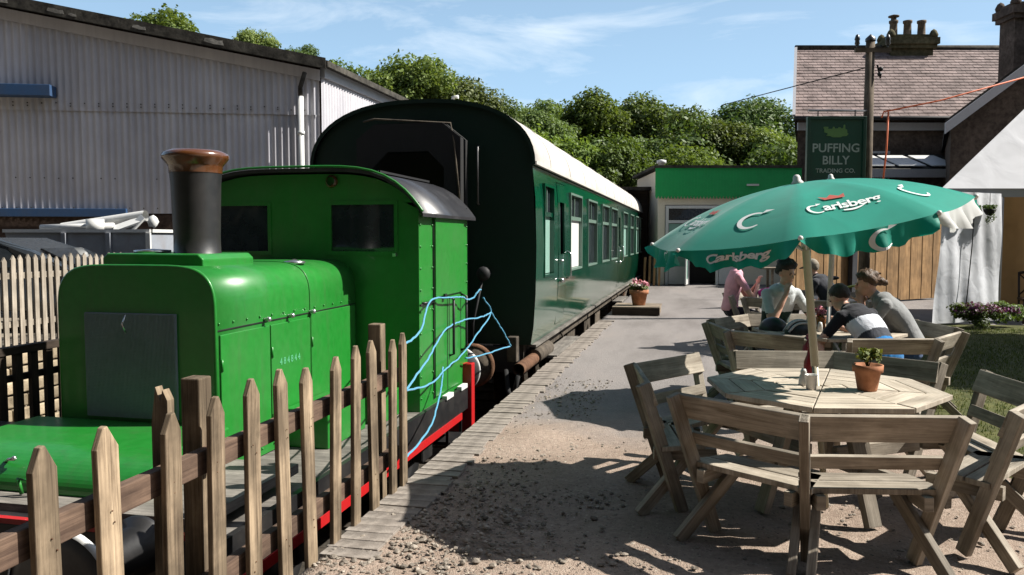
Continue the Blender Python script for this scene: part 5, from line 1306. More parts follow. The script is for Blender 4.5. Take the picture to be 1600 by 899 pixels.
def picnic_table(label, loc, rz):
    t = thing('picnic_table', label, 'picnic table', loc, rz, 'octagonal picnic tables with benches')
    b = MB()
    for k in range(8):
        a = k*math.pi/4; b.beam((.04*math.cos(a),.04*math.sin(a),TZ-.058), (.60*math.cos(a+.39),.60*math.sin(a+.39),TZ-.058), .05, .055)
    top = b.build('table_top', M['bench'], t, world=False)
    for k in range(8):
        for i in range(5):
            o = put('plank', plank_m[i], top, .003); o.rotation_euler = (0,0,k*math.pi/4); o.location = (0,0,random.uniform(-.0015,.0015))
        Rk = Matrix.Rotation(k*math.pi/4, 4, 'Z') @ Matrix.Translation((0, .09 if k % 2 else -.09, 0))
        bn = put('bench', B_['seat1'], t, .004, Rk); put('seat_plank', B_['seat0'], bn, .004)
        for y in (-.25,.25): put('bearer', B_['bearer'], bn, .003, Matrix.Translation((0,y,0)))
        put('backrest', B_['back'], bn, .005); put('back_rail', B_['rail'], bn, .003)
        for y in (-.318,.318):
            Ry = Matrix.Translation((.98,y,0)) @ Matrix.Rotation(R(22.5)*(1 if y > 0 else -1), 4, 'Z') @ Matrix.Translation((-.98,0,0)); sy = -1 if y > 0 else 1
            put('post', B_['post'], bn, .004, Ry); put('leg', B_['leg'], bn, .004, Ry @ Matrix.Translation((0,.045*sy,0)))
    for k in range(4):
        put('support_beam', B_['beam'], t, .003, Matrix.Rotation(k*math.pi/2+math.pi/8, 4, 'Z'))
        put('table_leg', B_['tleg'], t, .003, Matrix.Rotation(k*math.pi/2+math.pi/8, 4, 'Z'))
    return t
T1 = Vector((.74,5.03,0)); T2 = Vector((1.22,8.05,0)); T3 = Vector((1.55,12.25,0))
picnic_table('nearest octagonal wooden picnic table holding the flower pot', T1, R(10.5))
picnic_table('octagonal wooden picnic table where three drinkers sit, second from the camera', T2, R(-31))
picnic_table('farthest octagonal wooden picnic table, by the drinker in pink', T3, R(5))
ft = thing('trestle_table', 'pale trestle table far behind the umbrellas, near the shop', 'table', hp(7.7,22,0), R(13.04))
b = MB(); hbox(b, 6.9, 8.7, 21.7, 22.3, .74, .79); b.build('table_top', M['pallet'], ft)
for s in (7.1, 8.5):
    for t_ in (21.8, 22.2):
        b = MB(); hbox(b, s-.03, s+.03, t_-.03, t_+.03, 0, .74); b.build('leg', M['pallet'], ft)

# ------------------------------------------------------------------ parasols
M['canopy'] = cloth('teal_canopy', (.004,.34,.245), .55, .3, 3, .12)
M['logo_white'] = plain('white_print', (.80,.82,.80), .6)
M['logo_red'] = plain('red_print', (.42,.08,.05), .6)
M['pole_cream'] = plain('cream_pole', (.55,.50,.36), .4)
M['pole_white'] = plain('white_pole', (.72,.70,.66), .4)
M['canopy_white'] = cloth('white_canopy', (.72,.72,.70), .6, .3, 3, .12)
def crescent(k=1.0):
    """the horned C-shaped mark: outer and inner arcs with a pointed upper horn"""
    out = []
    for t in np.linspace(62, 318, 26): out.append((.5*math.cos(R(t)), .5*math.sin(R(t))))
    inn = []
    for t in np.linspace(312, 66, 26):
        u = (t-66)/246; w = .12+.06*math.sin(math.pi*u)
        inn.append((.10*u*0+.5*math.cos(R(t))*(1-w*1.6)+.03, .5*math.sin(R(t))*(1-w*1.35)))
    horn = [(.34,.38),(.52,.62),(.30,.56)]
    return [(x*k, y*k) for x, y in out[:1]] , [(x*k, y*k) for x, y in out], [(x*k, y*k) for x, y in inn], [(x*k, y*k) for x, y in horn]
def parasol(label, base, lean, centre, axis, phase, Rr=1.02, H=.30, white=(), glare_valance=(), logos=True, pole='pole_cream'):
    """base on the ground, rim centre and axis of the tilted canopy"""
    t = thing('parasol', label, 'parasol', base, 0, 'green beer parasols over the tables')
    Cn = Vector(centre); ax = Vector(axis).normalized(); e1 = ax.cross(Vector((0,1,0))); e1.normalize(); e2 = ax.cross(e1)*-1
    e1 = Vector((1,0,0))-ax*ax.x; e1.normalize(); e2 = ax.cross(e1)
    def loc(x, y, z): return Cn+e1*x+e2*y+ax*z
    def rib(k, s): a = phase+k*math.pi/4; return loc(Rr*s*math.cos(a), Rr*s*math.sin(a), H*(1-s**2.1))
    def panel(k, s, u): # u in -1..1 across
        p, q = rib(k, s), rib(k+1, s); m_ = p.lerp(q, (u+1)/2); sag = (1-u*u)*.018*s
        return m_-ax*sag
    b = MB(); ns, nu = 14, 8
    for k in range(8):
        V = [panel(k, .02+.98*i/ns, -1+2*j/nu) for i in range(ns+1) for j in range(nu+1)]; n = nu+1
        b.add(V, [(i*n+j, i*n+j+1, (i+1)*n+j+1, (i+1)*n+j) for i in range(ns) for j in range(nu)], m=1 if k in white else 0, smooth=True)
    can = b.build('canopy', [M['canopy'], M['canopy_white']], t)
    down = (-ax*.75+Vector((0,0,-.25))).normalized()
    def val(k, u, v):   # hanging valance with folds
        p = panel(k, 1, u); a = phase+(k+(u+1)/2)*math.pi/4; rad = e1*math.cos(a)+e2*math.sin(a)
        sc_ = (.108+.010*math.cos(u*math.pi*5))*(1-.88*abs(u)**4.5); f = .028*v*math.sin(u*9.5+k*1.7)+.022*v*math.sin(u*17+k)
        return p+down*(sc_*v)+rad*(f+.012*v)
    for k in range(8):
        b = MB(); nu2, nv = 26, 4; n = nu2+1
        V = [val(k, -1+2*j/nu2, i/nv) for i in range(nv+1) for j in range(nu2+1)]
        b.add(V, [(i*n+j, i*n+j+1, (i+1)*n+j+1, (i+1)*n+j) for i in range(nv) for j in range(nu2)], smooth=True)
        b.build('valance', M['canopy_white'] if (k in white or k in glare_valance) else M['canopy'], t)
    for k in range(8):
        b = MB(); b.tube([rib(k, s)-ax*.016 for s in np.linspace(.05, 1, 9)], .007, 6); rr = b.build('rib', M['pole_white'], t)
        b = MB(); b.tube([rib(k, .55)-ax*.02, Cn+ax*(H-.42)], .006, 6); b.build('strut', M['pole_white'], rr)
        b = MB(); b.ball(rib(k, 1.0), .014, 8); b.build('rib_tip', M['pole_white'], rr)
    # pole: lower straight tube, tilt joint, upper part along the canopy axis
    jt = Cn+ax*(H-.36); bs = Vector(base)
    b = MB(); b.tube([bs, bs.lerp(jt, .55)], .019, 12); po = b.build('pole', M[pole], t)
    b = MB(); b.tube([bs.lerp(jt, .53), jt, Cn+ax*(H+.01)], .024, 12); b.build('pole_sleeve', M[pole], t)
    b = MB(); b.tube([jt-ax*.03, jt+ax*.05], .028, 12); b.build('tilt_joint', M['pole_white'], t)
    b = MB(); b.lathe([(.034,-.010),(.036,.0),(.024,.014),(.022,.034),(.013,.046),(0,.049)], Cn+ax*(H+.004), ax, 16); b.build('finial', M['pole_white'], t)
    def to_panel(k, x, y, off=.007):      # x across, y = distance from apex along the panel, metres
        s = min(1.0, max(.03, y/ math.hypot(Rr*math.cos(math.pi/8), H)))
        p, q = rib(k, s), rib(k+1, s); w = (q-p).length
        u = 2*x/w
        return panel(k, s, max(-1, min(1, u)))+ (ax*.9+(p.lerp(q,.5)-Cn).normalized()*.35).normalized()*off
    def to_val(k, x, v, off=.008):
        p, q = rib(k, 1), rib(k+1, 1); w = (q-p).length; u = 2*x/w; a = phase+(k+(u+1)/2)*math.pi/4; rad = e1*math.cos(a)+e2*math.sin(a)
        return val(k, max(-1, min(1, u)), v)+rad*off
    def shape(name, polys, mapf, mat, par):
        b = MB()
        for poly in polys: b.add([mapf(x, y) for x, y in poly], [tuple(range(len(poly)))])
        return b.build(name, mat, par)
    def strip(o_, i_): return [[o_[j], o_[j+1], i_[len(i_)-2-j] if len(i_)-2-j >= 0 else i_[0], i_[len(i_)-1-j]] for j in range(min(len(o_), len(i_))-1)]
    _, oc, ic, horn = crescent()
    def c_mark(k, cx, cy, size, mapf):
        polys = strip(oc, ic)+[horn+[oc[0]]] if False else strip(oc, ic)+[[oc[0], (.30*1.0,.62), (.62,.56), ic[-1]]]
        shape('crescent_mark', [[(cx+x*size, cy-y*size) for x, y in p] for p in polys], mapf, M['logo_white'], can)
    def word(k, size, cy, mapf, ytop):
        me = text_mesh('arlsberg', size, .18, size*.018, 'LEFT', .92); xs0 = [v.co.x for v in me.vertices]; w = max(xs0)
        cw = size*.78; tot = w+cw; k1 = 1.0
        for v in me.vertices:
            x = -tot/2+cw*.86+v.co.x; y = v.co.y+.12*(x)*0; v.co = mapf(x, cy-(y)-.0)
        me.materials.clear(); me.materials.append(M['logo_white']); me.transform(ROOTM[t].inverted()); put('lettering', me, can)
        polys = strip(oc, ic)+[[oc[0], (.25,.66), (.55,.60), ic[-1]]]
        shape('lettering_initial', [[(-tot/2+cw*.42+x*cw*1.12, cy-.01*0-(y*cw*1.12-size*.06)) for x, y in p] for p in polys], mapf, M['logo_white'], can)
        n = 18; up = []; lo = []
        for i in range(n+1):
            u = i/n; x = -tot*.10+u*tot*.40; up.append((x, cy+size*.42+size*.14*math.sin(u*3.3+.3)-u*size*.22)); lo.append((x, cy+size*.47+size*.30*math.sin(u*2.9+.35)-u*size*.38))
        shape('swash', [[up[i], up[i+1], lo[i+1], lo[i]] for i in range(n)], mapf, M['logo_white'], can)
        if ytop:
            cr_ = [(-.10,.0),(.10,.0),(.13,-.10),(.06,-.05),(0,-.12),(-.06,-.05),(-.13,-.10)]
            shape('crown_mark', [[(-.02+x*.55, cy-size*.85+y*.5) for x, y in cr_]], mapf, M['logo_red'], can)
    if logos:
        for k in range(8):
            mp = lambda x, y, k=k: to_panel(k, x, y); mv = lambda x, y, k=k: to_val(k, x, y)
            if k % 2 == 0:
                word(k, .104, .64, mp, True); c_mark(k, .06, .50, .0, mv) if False else None
                shape('crescent_mark', [[(.05+x*.13, .55-y*.95) for x, y in p] for p in strip(oc, ic)+[[oc[0], (.30,.62), (.62,.56), ic[-1]]]], mv, M['logo_white'], can)
            else:
                c_mark(k, .0, .66, .16, mp)
                if k in glare_valance: continue
                me = text_mesh('Carlsberg', .100, .18, .003, 'CENTER', .92)
                for v in me.vertices: v.co = mv(v.co.x, .42-v.co.y*5.6)
                me.materials.clear(); me.materials.append(M['logo_white']); me.transform(ROOTM[t].inverted()); put('lettering', me, can)
    return t
# canopy axes tip towards camera-left
parasol('green and white lettered beer parasol tilted over the nearest table', (.765,4.97,0), 0, (.615,5.10,1.695), (-.165,-.085,1), R(-97.5), Rr=.92, H=.235, glare_valance=(1,))  # white valance paints in the overexposed sunlit right end of the canopy
parasol('second green parasol, mostly hidden behind the nearest one', (1.20,8.03,0), 0, (1.24,8.08,1.90), (-.10,-.04,1), R(-90), Rr=.93, H=.25, white=(1,3), logos=False, pole='pole_white')

# ------------------------------------------------------------------ things on the tables
def pot(name, label, loc, r, h, rim=True):
    t = thing(name, label, 'flower pot', loc); b = MB(); x, y, z = loc
    b.lathe([(0,.0),(r*.66,0),(r*.70,.01),(r*.92,h*.72),(r*1.06,h*.73),(r*1.08,h),(r*.96,h),(r*.9,h*.86),(0,h*.86)], (0,0,0), n=28)
    b.build('pot', M['terracotta'], t, world=False)
    b = MB(); b.lathe([(0,h*.9),(r*.92,h*.87)], n=16); b.build('soil', M['ballast'], t, world=False); return t
M['herb'] = leafmat('herb_leaf', (.07,.11,.02), (.24,.26,.06), .3)
M['petal_pink'] = leafmat('pink_petal', (.55,.10,.20), (.80,.45,.50), .2); M['petal_white'] = leafmat('white_petal', (.6,.55,.5), (.8,.75,.7), .2); M['petal_purple'] = leafmat('purple_petal', (.10,.02,.08), (.25,.06,.18), .2)
def foliage(t, name, c, r, n, size, mat, seed, squash=1.0):
    p, nn, _ = crown_points(9, n, (.35,.5), seed, squash); me = leaf_cloud(name, p*np.array(r)+np.array(c), nn, size, mat); o = put(name, me, t); o['kind'] = 'stuff'; return o
p1 = pot('flower_pot', 'terracotta pot with a small yellow-green herb on the nearest table', (.968,4.93,TZ), .078, .15)
foliage(p1, 'plant', (0,0,.20), (.075,.075,.075), 26, .016, M['herb'], 5)
b = MB()
for k in range(6): b.tube([(0,0,.12), (random.uniform(-.03,.03),random.uniform(-.03,.03),.2)], .003, 5)
b.build('stems', M['herb'], p1, world=False)
def salt(name, label, loc, prof, mat, cat, parts=()):
    t = thing(name, label, cat, loc); b = MB(); b.lathe(prof, n=18); b.build('body', mat, t, world=False)
    for nm_, pr, mt in parts:
        b = MB(); b.lathe(pr, n=16); b.build(nm_, mt, t, world=False)
    return t
M['ceramic'] = plain('white_ceramic', (.72,.70,.66), .3); M['sauce'] = plain('red_bottle', (.22,.012,.02), .35); M['metal_pot'] = plain('brushed_steel', (.30,.30,.30), .35, .5, .8)
salt('salt_shaker', 'small pale ceramic salt shaker on the nearest table', (.63,5.02,TZ), [(0,0),(.028,0),(.03,.01),(.026,.05),(.018,.07),(.02,.082),(.012,.10),(0,.102)], M['ceramic'], 'shaker')
salt('white_cup', 'white paper cup beside the parasol pole on the nearest table', (.655,4.88,TZ), [(0,0),(.028,0),(.036,.085),(.039,.088),(.034,.086),(.028,.01),(0,.01)], M['ceramic'], 'cup')
salt('sauce_bottle', 'dark red sauce bottle standing at the back of the nearest table', (.70,5.30,TZ), [(0,0),(.036,0),(.038,.02),(.036,.10),(.02,.145),(.014,.18),(.014,.205),(0,.21)], M['sauce'], 'bottle', (('cap', [(.016,.195),(.016,.22),(.006,.235),(0,.236)], M['sauce']),))
salt('steel_jug', 'grey metal jug on the table of the three drinkers', (1.06,8.0,TZ), [(0,0),(.045,0),(.05,.05),(.04,.14),(.045,.17),(.03,.175),(.0,.17)], M['metal_pot'], 'jug', (('lid', [(.035,.17),(.02,.19),(.012,.21),(0,.215)], M['metal_pot']),))
salt('pepper_pot', 'small white-topped shaker beside the metal jug', (1.13,7.92,TZ), [(0,0),(.025,0),(.022,.07),(.015,.09),(0,.095)], M['ceramic'], 'shaker')
M['amber'] = plain('amber_jar', (.40,.14,.03), .25)
fj = salt('flower_jar', 'amber jar with red flowers beside the second parasol pole', (1.17,8.2,TZ), [(0,0),(.045,0),(.05,.02),(.045,.10),(.038,.12),(0,.115)], M['amber'], 'jar')
foliage(fj, 'flowers', (0,0,.17), (.07,.07,.06), 14, .016, M['petal_pink'], 8); foliage(fj, 'leaves', (0,0,.14), (.06,.06,.05), 10, .014, M['herb'], 9)
M['clear'] = plain('drinking_glass', (.42,.40,.36), .1)
salt('glass_tumbler', 'drinking glass in front of the dark T-shirt drinker', (1.33,8.28,TZ), [(0,0),(.03,0),(.034,.12),(.031,.12),(.027,.012),(0,.012)], M['clear'], 'glass')
salt('glass_tumbler', 'drinking glass near the elbow of the drinker in the striped jersey', (1.42,8.12,TZ), [(0,0),(.03,0),(.034,.10),(.031,.10),(.027,.012),(0,.012)], M['clear'], 'glass')
salt('white_saucer', 'white saucer on the right of the second table', (1.48,7.95,TZ), [(0,0),(.05,.004),(.08,.016),(.078,.018),(.05,.008),(0,.008)], M['ceramic'], 'saucer')
# cycle helmets lying on the second table
M['helmet_black'] = plain('helmet_black', (.02,.02,.022), .35); M['helmet_white'] = plain('helmet_white', (.62,.62,.62), .35)
def helmet(label, loc, rz, stripes):
    t = thing('cycle_helmet', label, 'helmet', loc, rz)
    b = MB(); n, h = 24, 10; V = []
    for i in range(h+1):
        ph = math.pi/2*i/h
        for j in range(n):
            a = 2*math.pi*j/n; V.append((.145*math.cos(a)*math.cos(ph), .105*math.sin(a)*math.cos(ph), .125*math.sin(ph)))
    b.add(V, [(i*n+j, i*n+(j+1) % n, (i+1)*n+(j+1) % n, (i+1)*n+j) for i in range(h) for j in range(n)], smooth=True); b.build('shell', M['helmet_black'], t, world=False)
    if stripes:
        for y0 in (-.062,-.022,.022,.062):
            b = MB(); pts = []
            for u in np.linspace(-.95,.8,12):
                yy = y0*(1-.15*abs(u)); xx = .142*u; k = 1-(xx/.145)**2-(yy/.105)**2
                pts.append((xx, yy, .125*math.sqrt(max(.02,k))+.004))
            b.tube(pts, [.011]*11+[.004], 6); b.build('vent_rib', M['helmet_white'], t, world=False)
    b = MB(); b.tube([(.12,.07,.02),(.05,.1,.0),(-.06,.09,.005)], .006, 5); b.build('strap', M['black'], t, world=False)
helmet('black and white ribbed cycle helmet on the second table', (.93,7.72,TZ), R(20), True)
helmet('plain black cycle helmet behind the ribbed one', (.72,7.98,TZ), R(-30), False)

# planter on the platform
pal = thing('low_pallet', 'low timber step platform carrying the pink flower pot', 'pallet', (-1.22,17.2,0))
for k in range(7):
    b = MB(); y = 16.75+k*.15; b.beam((-1.72,y,.155), (-.74,y,.155), .138, .03); b.build('plank', M['pallet'], pal, bevel=.003)
for x in (-1.68,-1.23,-.78):
    b = MB(); b.beam((x,16.69,.07), (x,17.72,.07), .05, .14); b.build('bearer', M['pallet'], pal)
b = MB(); b.box((-1.72,16.67,.0), (-.74,16.69,.14)); b.build('front_board', M['dark_rail'], pal)
p2 = pot('flower_pot', 'terracotta pot of pink and white flowers on the low timber step', (-1.20,17.15,.17), .19, .33)
foliage(p2, 'leaves', (0,0,.36), (.24,.24,.14), 40, .035, M['herb'], 21)
foliage(p2, 'pink_flowers', (.02,0,.46), (.20,.20,.10), 14, .035, M['petal_pink'], 22); foliage(p2, 'white_flowers', (-.05,-.05,.42), (.24,.24,.10), 10, .03, M['petal_white'], 23)
# hanging baskets and flower bed by the tarpaulin
for k, (s, lab) in enumerate(((8.14,'dark hanging basket at the left of the tarpaulin top'),(8.45,'dark hanging basket at the middle of the tarpaulin top'),(8.85,'trailing hanging basket at the right of the tarpaulin top'))):
    q = hp(s-.18,14.2+(s-.18-7.5)*.46-.16,2.02); t = thing('hanging_basket', lab, 'hanging basket', q, 0, 'hanging baskets along the marquee eave')
    b = MB(); b.lathe([(.0,-.02),(.06,.0),(.10,.06),(.11,.10),(0,.10)], n=14); b.build('bowl', M['black'], t, world=False)
    b = MB(); b.tube([(0,0,.1),(0,0,.4)], .006, 5); b.build('chain', M['black'], t, world=False)
    foliage(t, 'foliage', (0,0,.12), (.13,.13,.10), 34, .022, M['foliage_dark'], 60+k)
    if k != 1: foliage(t, 'trailing_stems', (.03,0,-.1), (.09,.09,.22), 20, .016, M['foliage_dark'], 70+k)
for k, (s, w, lab) in enumerate(((8.1,.34,'dark leafy flower clump at the left foot of the tarpaulin'),(8.5,.42,'purple flowering clump at the middle foot of the tarpaulin'),(8.95,.34,'low dark flower clump at the right foot of the tarpaulin'))):
    t = thing('flower_clump', lab, 'plant', hp(s-.15,13.85+.2*k,0), 0, 'flowers along the foot of the tarpaulin')
    foliage(t, 'foliage', (0,0,.22), (w,w*.7,.26), 110, .03, M['foliage_dark'], 80+k); foliage(t, 'flowers', (0,0,.34), (w*.9,w*.6,.16), 22, .028, M['petal_purple'], 90+k)
# bicycle leaning on the boarded fence
M['bike_green'] = plain('bike_yellow_green', (.38,.42,.05), .3)
bk = thing('bicycle', 'yellow-green bicycle with dark handlebars behind the dark T-shirt drinker', 'bicycle', hp(5.25,12.6,0), R(13.04+8))
for x in (-.52,.52):
    b = MB(); b.tube([(x+.33*math.cos(a),0,.34+.33*math.sin(a)) for a in np.linspace(0, 2*math.pi, 33)[:-1]], .018, 6, closed=True); w_ = b.build('wheel', M['black'], bk, world=False)
    b = MB()
    for q in range(12):
        a = q*math.pi/6; b.tube([(x,0,.34),(x+.32*math.cos(a),0,.34+.32*math.sin(a))], .0018, 4)
    b.build('spokes', M['chrome'], w_, world=False)
b = MB()
for p, q in (((-.52,0,.34),(-.10,0,.30)),((-.10,0,.30),(-.22,0,.86)),((-.22,0,.80),(-.52,0,.34)),((-.20,0,.78),(.36,0,.88)),((-.10,0,.30),(.38,0,.78)),((.36,0,.92),(.52,0,.34))): b.tube([p,q], .018, 8)
b.build('frame', M['bike_green'], bk, world=False)
b = MB(); b.tube([(.36,0,.92),(.34,0,1.02),(.42,0,1.04)], .016, 6); b.tube([(.42,-.28,1.05),(.43,0,1.04),(.42,.28,1.05)], .015, 6); b.build('handlebar', M['black'], bk, world=False)
b = MB(); b.tube([(-.22,0,.86),(-.24,0,.95)], .014, 6); b.ball((-.22,0,.97), (.13,.06,.035), 10); b.build('saddle', M['black'], bk, world=False)
b = MB(); b.lathe([(0,-.01),(.09,-.01),(.09,.01),(0,.01)], (-.10,0,.30), (0,1,0), 18); b.build('chainring', M['black'], bk, world=False)
# ------------------------------------------------------------------ people
def skinmat(name, col):
    m, N, L, b = mat_base(name, .5, .35); oc = N.new('ShaderNodeTexCoord').outputs['Object']
    n = noise(N, L, oc, 14, 4, .6); r = ramp(N, [(.3, sc(col,.85)), (.7, sc(col,1.1))]); L.new(n.outputs['Fac'], r.inputs[0]); L.new(r.outputs[0], b.inputs['Base Color'])
    b.inputs['Subsurface Weight'].default_value = .08; b.inputs['Subsurface Radius'].default_value = (.02,.008,.004); return m
M['skin'] = skinmat('skin', (.70,.41,.30)); M['skin_red'] = skinmat('sunburnt_skin', (.55,.24,.16))
def hairmat(name, c):
    m, N, L, b = mat_base(name, .55, .4); oc = N.new('ShaderNodeTexCoord').outputs['Object']
    n = noise(N, L, mapping(N, L, oc, (60,60,14)), 1.5, 5, .6); r = ramp(N, [(.3, sc(c,.5)), (.7, sc(c,1.5))]); L.new(n.outputs['Fac'], r.inputs[0]); L.new(r.outputs[0], b.inputs['Base Color']); bump(N, L, b, n.outputs['Fac'], .8, .01); return m
M['hair_black'] = hairmat('black_hair', (.014,.011,.010)); M['hair_brown'] = hairmat('brown_hair', (.11,.06,.03)); M['hair_grey'] = hairmat('grey_hair', (.20,.16,.12)); M['hair_dark'] = hairmat('dark_brown_hair', (.03,.018,.012))
CL = {}
def cl(n, c): 
    if n not in CL: CL[n] = cloth(n, c, .85, 0, 9, .5)
    return CL[n]
def V3(p): return Vector(p)
def person(label, loc, rz, lean=(0,0,0), head_off=(0,0,0), head_dir=(0,1,-.1), arms=None, legs=None, mats=None, hair='hair_black', hair_style='short', sleeve=.5, seat=.47, top_fn=None, scale=1.0, shorts=True, ear=True):
    """local frame: faces +Y, sits at z=seat. lean = offset of the chest centre from upright"""
    t = thing('person', label, 'person', loc, rz, 'drinkers seated at the picnic tables')
    pel = V3((0,0,seat+.09)); chest = pel+V3((0,0,.36))+V3(lean)
    td = (chest-pel).normalized(); neck = chest+td*.19+V3((0,.01,0)); 
    fwd = V3((0,1,0)); side = V3((1,0,0))
    tw = td; sd = side-tw*side.dot(tw); sd.normalize(); fw = tw.cross(sd)*1; 
    if fw.y < 0: fw = -fw
    sh = {s: chest+td*.125+sd*(s*.165) for s in (-1,1)}
    hc = neck+td*.035+V3((0,.035,.125))+V3(head_off)
    prims = []     # (mesh piece, tag, p0, p1)
    segs = []
    def chain(p, q, r0, r1, tg, n=None):
        p, q = V3(p), V3(q); L = (q-p).length; n = n or max(3, int(L/(min(r0,r1)*.5)))
        for i in range(n+1):
            u = i/n; B.ball(p.lerp(q,u), r0+(r1-r0)*u, 10)
        segs.append((p, q, tg, (r0+r1)/2))
    B = MB()
    # torso: stacked ellipsoids turned with the spine
    rot = Matrix((sd, fw, tw)).transposed()
    uu = [0,.12,.28,.45,.62,.8,.95,1.06]
    for u in np.linspace(0, 1.06, 26):
        rx = float(np.interp(u, uu, [.165,.158,.15,.155,.17,.178,.165,.13])); ry = float(np.interp(u, uu, [.125,.118,.11,.112,.12,.122,.108,.09]))
        c = pel.lerp(chest+td*.14, u) if u <= 1 else chest+td*(.14+.03)
        bow = fw*(-.03*math.sin(math.pi*min(1,u)))*(1 if V3(lean).length > .1 else .3)
        B.ball(c+bow, (rx, ry, .07), 20, rot=rot)
    segs.append((pel, chest+td*.14, 'top', .15)); segs.append((pel-V3((0,0,.05)), pel+td*.02, 'legs', .15))
    for s in (-1,1): chain(chest+td*.11, sh[s], .075, .062, 'top')
    chain(chest+td*.13, hc-V3((0,.01,.05)), .056, .052, 'skin')
    # head
    hd = V3(head_dir).normalized(); hs = hd.cross(V3((0,0,1))).normalized(); hu = hs.cross(hd)
    hrot = Matrix((hs, hd, hu)).transposed()
    B.ball(hc+hu*.025-hd*.012, (.074,.094,.092), 16, rot=hrot); B.ball(hc+hd*.022-hu*.05, (.056,.066,.066), 14, rot=hrot); B.ball(hc+hd*.055-hu*.082, (.03,.028,.022), 10, rot=hrot)
    B.ball(hc+hd*.098-hu*.018, (.014,.020,.022), 10, rot=hrot); B.ball(hc+hd*.085+hu*.012, (.035,.014,.012), 10, rot=hrot)
    for s in (-1,1): B.ball(hc+hs*(s*.077)-hu*.012-hd*.008, (.010,.018,.030), 8, rot=hrot)
    B.ball(hc+hd*.086-hu*.062, (.022,.012,.008), 8, rot=hrot)
    segs.append((hc-hu*.06, hc+hu*.06, 'skin', .09))
    # arms with five-fingered hands
    for s in (-1,1):
        el, wr, hdv, curl = arms[s]; el, wr, hdv = V3(el), V3(wr), V3(hdv).normalized()
        a = sh[s]; mid = a.lerp(el, sleeve)
        chain(a, mid, .060, .050, 'top'); chain(mid, el, .046, .040, 'sleeve_end'); chain(el, wr, .041, .027, 'skin')
        up = hdv.cross(V3((0,0,1))); 
        if up.length < .1: up = V3((1,0,0))
        up.normalize(); nrm = up.cross(hdv)
        pc = wr+hdv*.05; B.ball(pc, (.016,.046,.040), 10, rot=Matrix((nrm, hdv, up)).transposed()); segs.append((wr, pc, 'skin', .03))
        for fi, (o, ln) in enumerate(((-.030,.060),(-.010,.072),(.010,.068),(.029,.052))):
            f0 = wr+hdv*.085+up*o; d1 = (hdv+nrm*-curl*.5).normalized(); d2 = (hdv*(1-curl)+nrm*-curl*1.3).normalized()
            f1 = f0+d1*ln*.5; f2 = f1+d2*ln*.5; chain(f0, f1, .0105, .0095, 'skin', 3); chain(f1, f2, .0095, .008, 'skin', 3)
        th = wr+hdv*.03+up*(-.035); chain(th, th+(hdv*.6-up*.7-nrm*.2*curl).normalized()*.055, .013, .010, 'skin', 4)
    # legs
    for s in (-1,1):
        kn, an, toe = [V3(p) for p in legs[s]]
        hip = pel+V3((s*.085,.02,-.03)); mid = hip.lerp(kn,.72)
        chain(hip, mid, .092, .075, 'legs'); chain(mid, kn, .066, .055, 'legs' if not shorts else 'legs_low'); chain(kn, an, .056, .036, 'shin'); chain(an+V3((0,-.03,-.02)), V3(toe), .040, .034, 'shoe')
    me = B.mesh('body_raw', M['skin']); tmp = bpy.data.objects.new('tmp', me); C.objects.link(tmp)
    rm = tmp.modifiers.new('r', 'REMESH'); rm.mode = 'VOXEL'; rm.voxel_size = .0095; rm.adaptivity = 0
    sm_ = tmp.modifiers.new('s', 'SMOOTH'); sm_.factor = .5; sm_.iterations = 2
    dg = bpy.context.evaluated_depsgraph_get(); dg.update()
    out = bpy.data.meshes.new_from_object(tmp.evaluated_get(dg)); bpy.data.objects.remove(tmp); bpy.data.meshes.remove(me)
    names = ['skin','top','legs','shoe']+sorted(set(mats)-{'skin','top','legs','shoe'})
    out.materials.clear()
    for nme in names: out.materials.append(mats[nme])
    nf = len(out.polygons); ctr = np.empty(nf*3); out.polygons.foreach_get('center', ctr); ctr = ctr.reshape(-1,3)
    best = np.full(nf, 1e9); idx = np.zeros(nf, int)
    for k, (p, q, tg, r) in enumerate(segs):
        p_, q_ = np.array(p), np.array(q); d = q_-p_; L2 = max(1e-9, d@d); u = np.clip(((ctr-p_)@d)/L2, 0, 1)
        ds = np.linalg.norm(ctr-(p_+u[:,None]*d), axis=1)-r; sel = ds < best; best[sel] = ds[sel]; idx[sel] = k
    tags = [s[2] for s in segs]; mi = np.zeros(nf, np.int32)
    alias = {'sleeve_end':'skin','legs_low':'skin' if shorts else 'legs','shin':'skin' if shorts else 'legs'}
    hts = ((ctr-np.array(pel))@np.array(td)); sds = (ctr-np.array(pel))@np.array(sd)
    for f in range(nf):
        tg = tags[idx[f]]; tg = alias.get(tg, tg)
        if tg == 'top' and top_fn: tg = top_fn(hts[f], sds[f], ctr[f])
        if tg not in names: tg = 'skin'
        mi[f] = names.index(tg)
    out.polygons.foreach_set('material_index', mi); out.polygons.foreach_set('use_smooth', [True]*nf); out.update()
    body = put('body', out, t); 
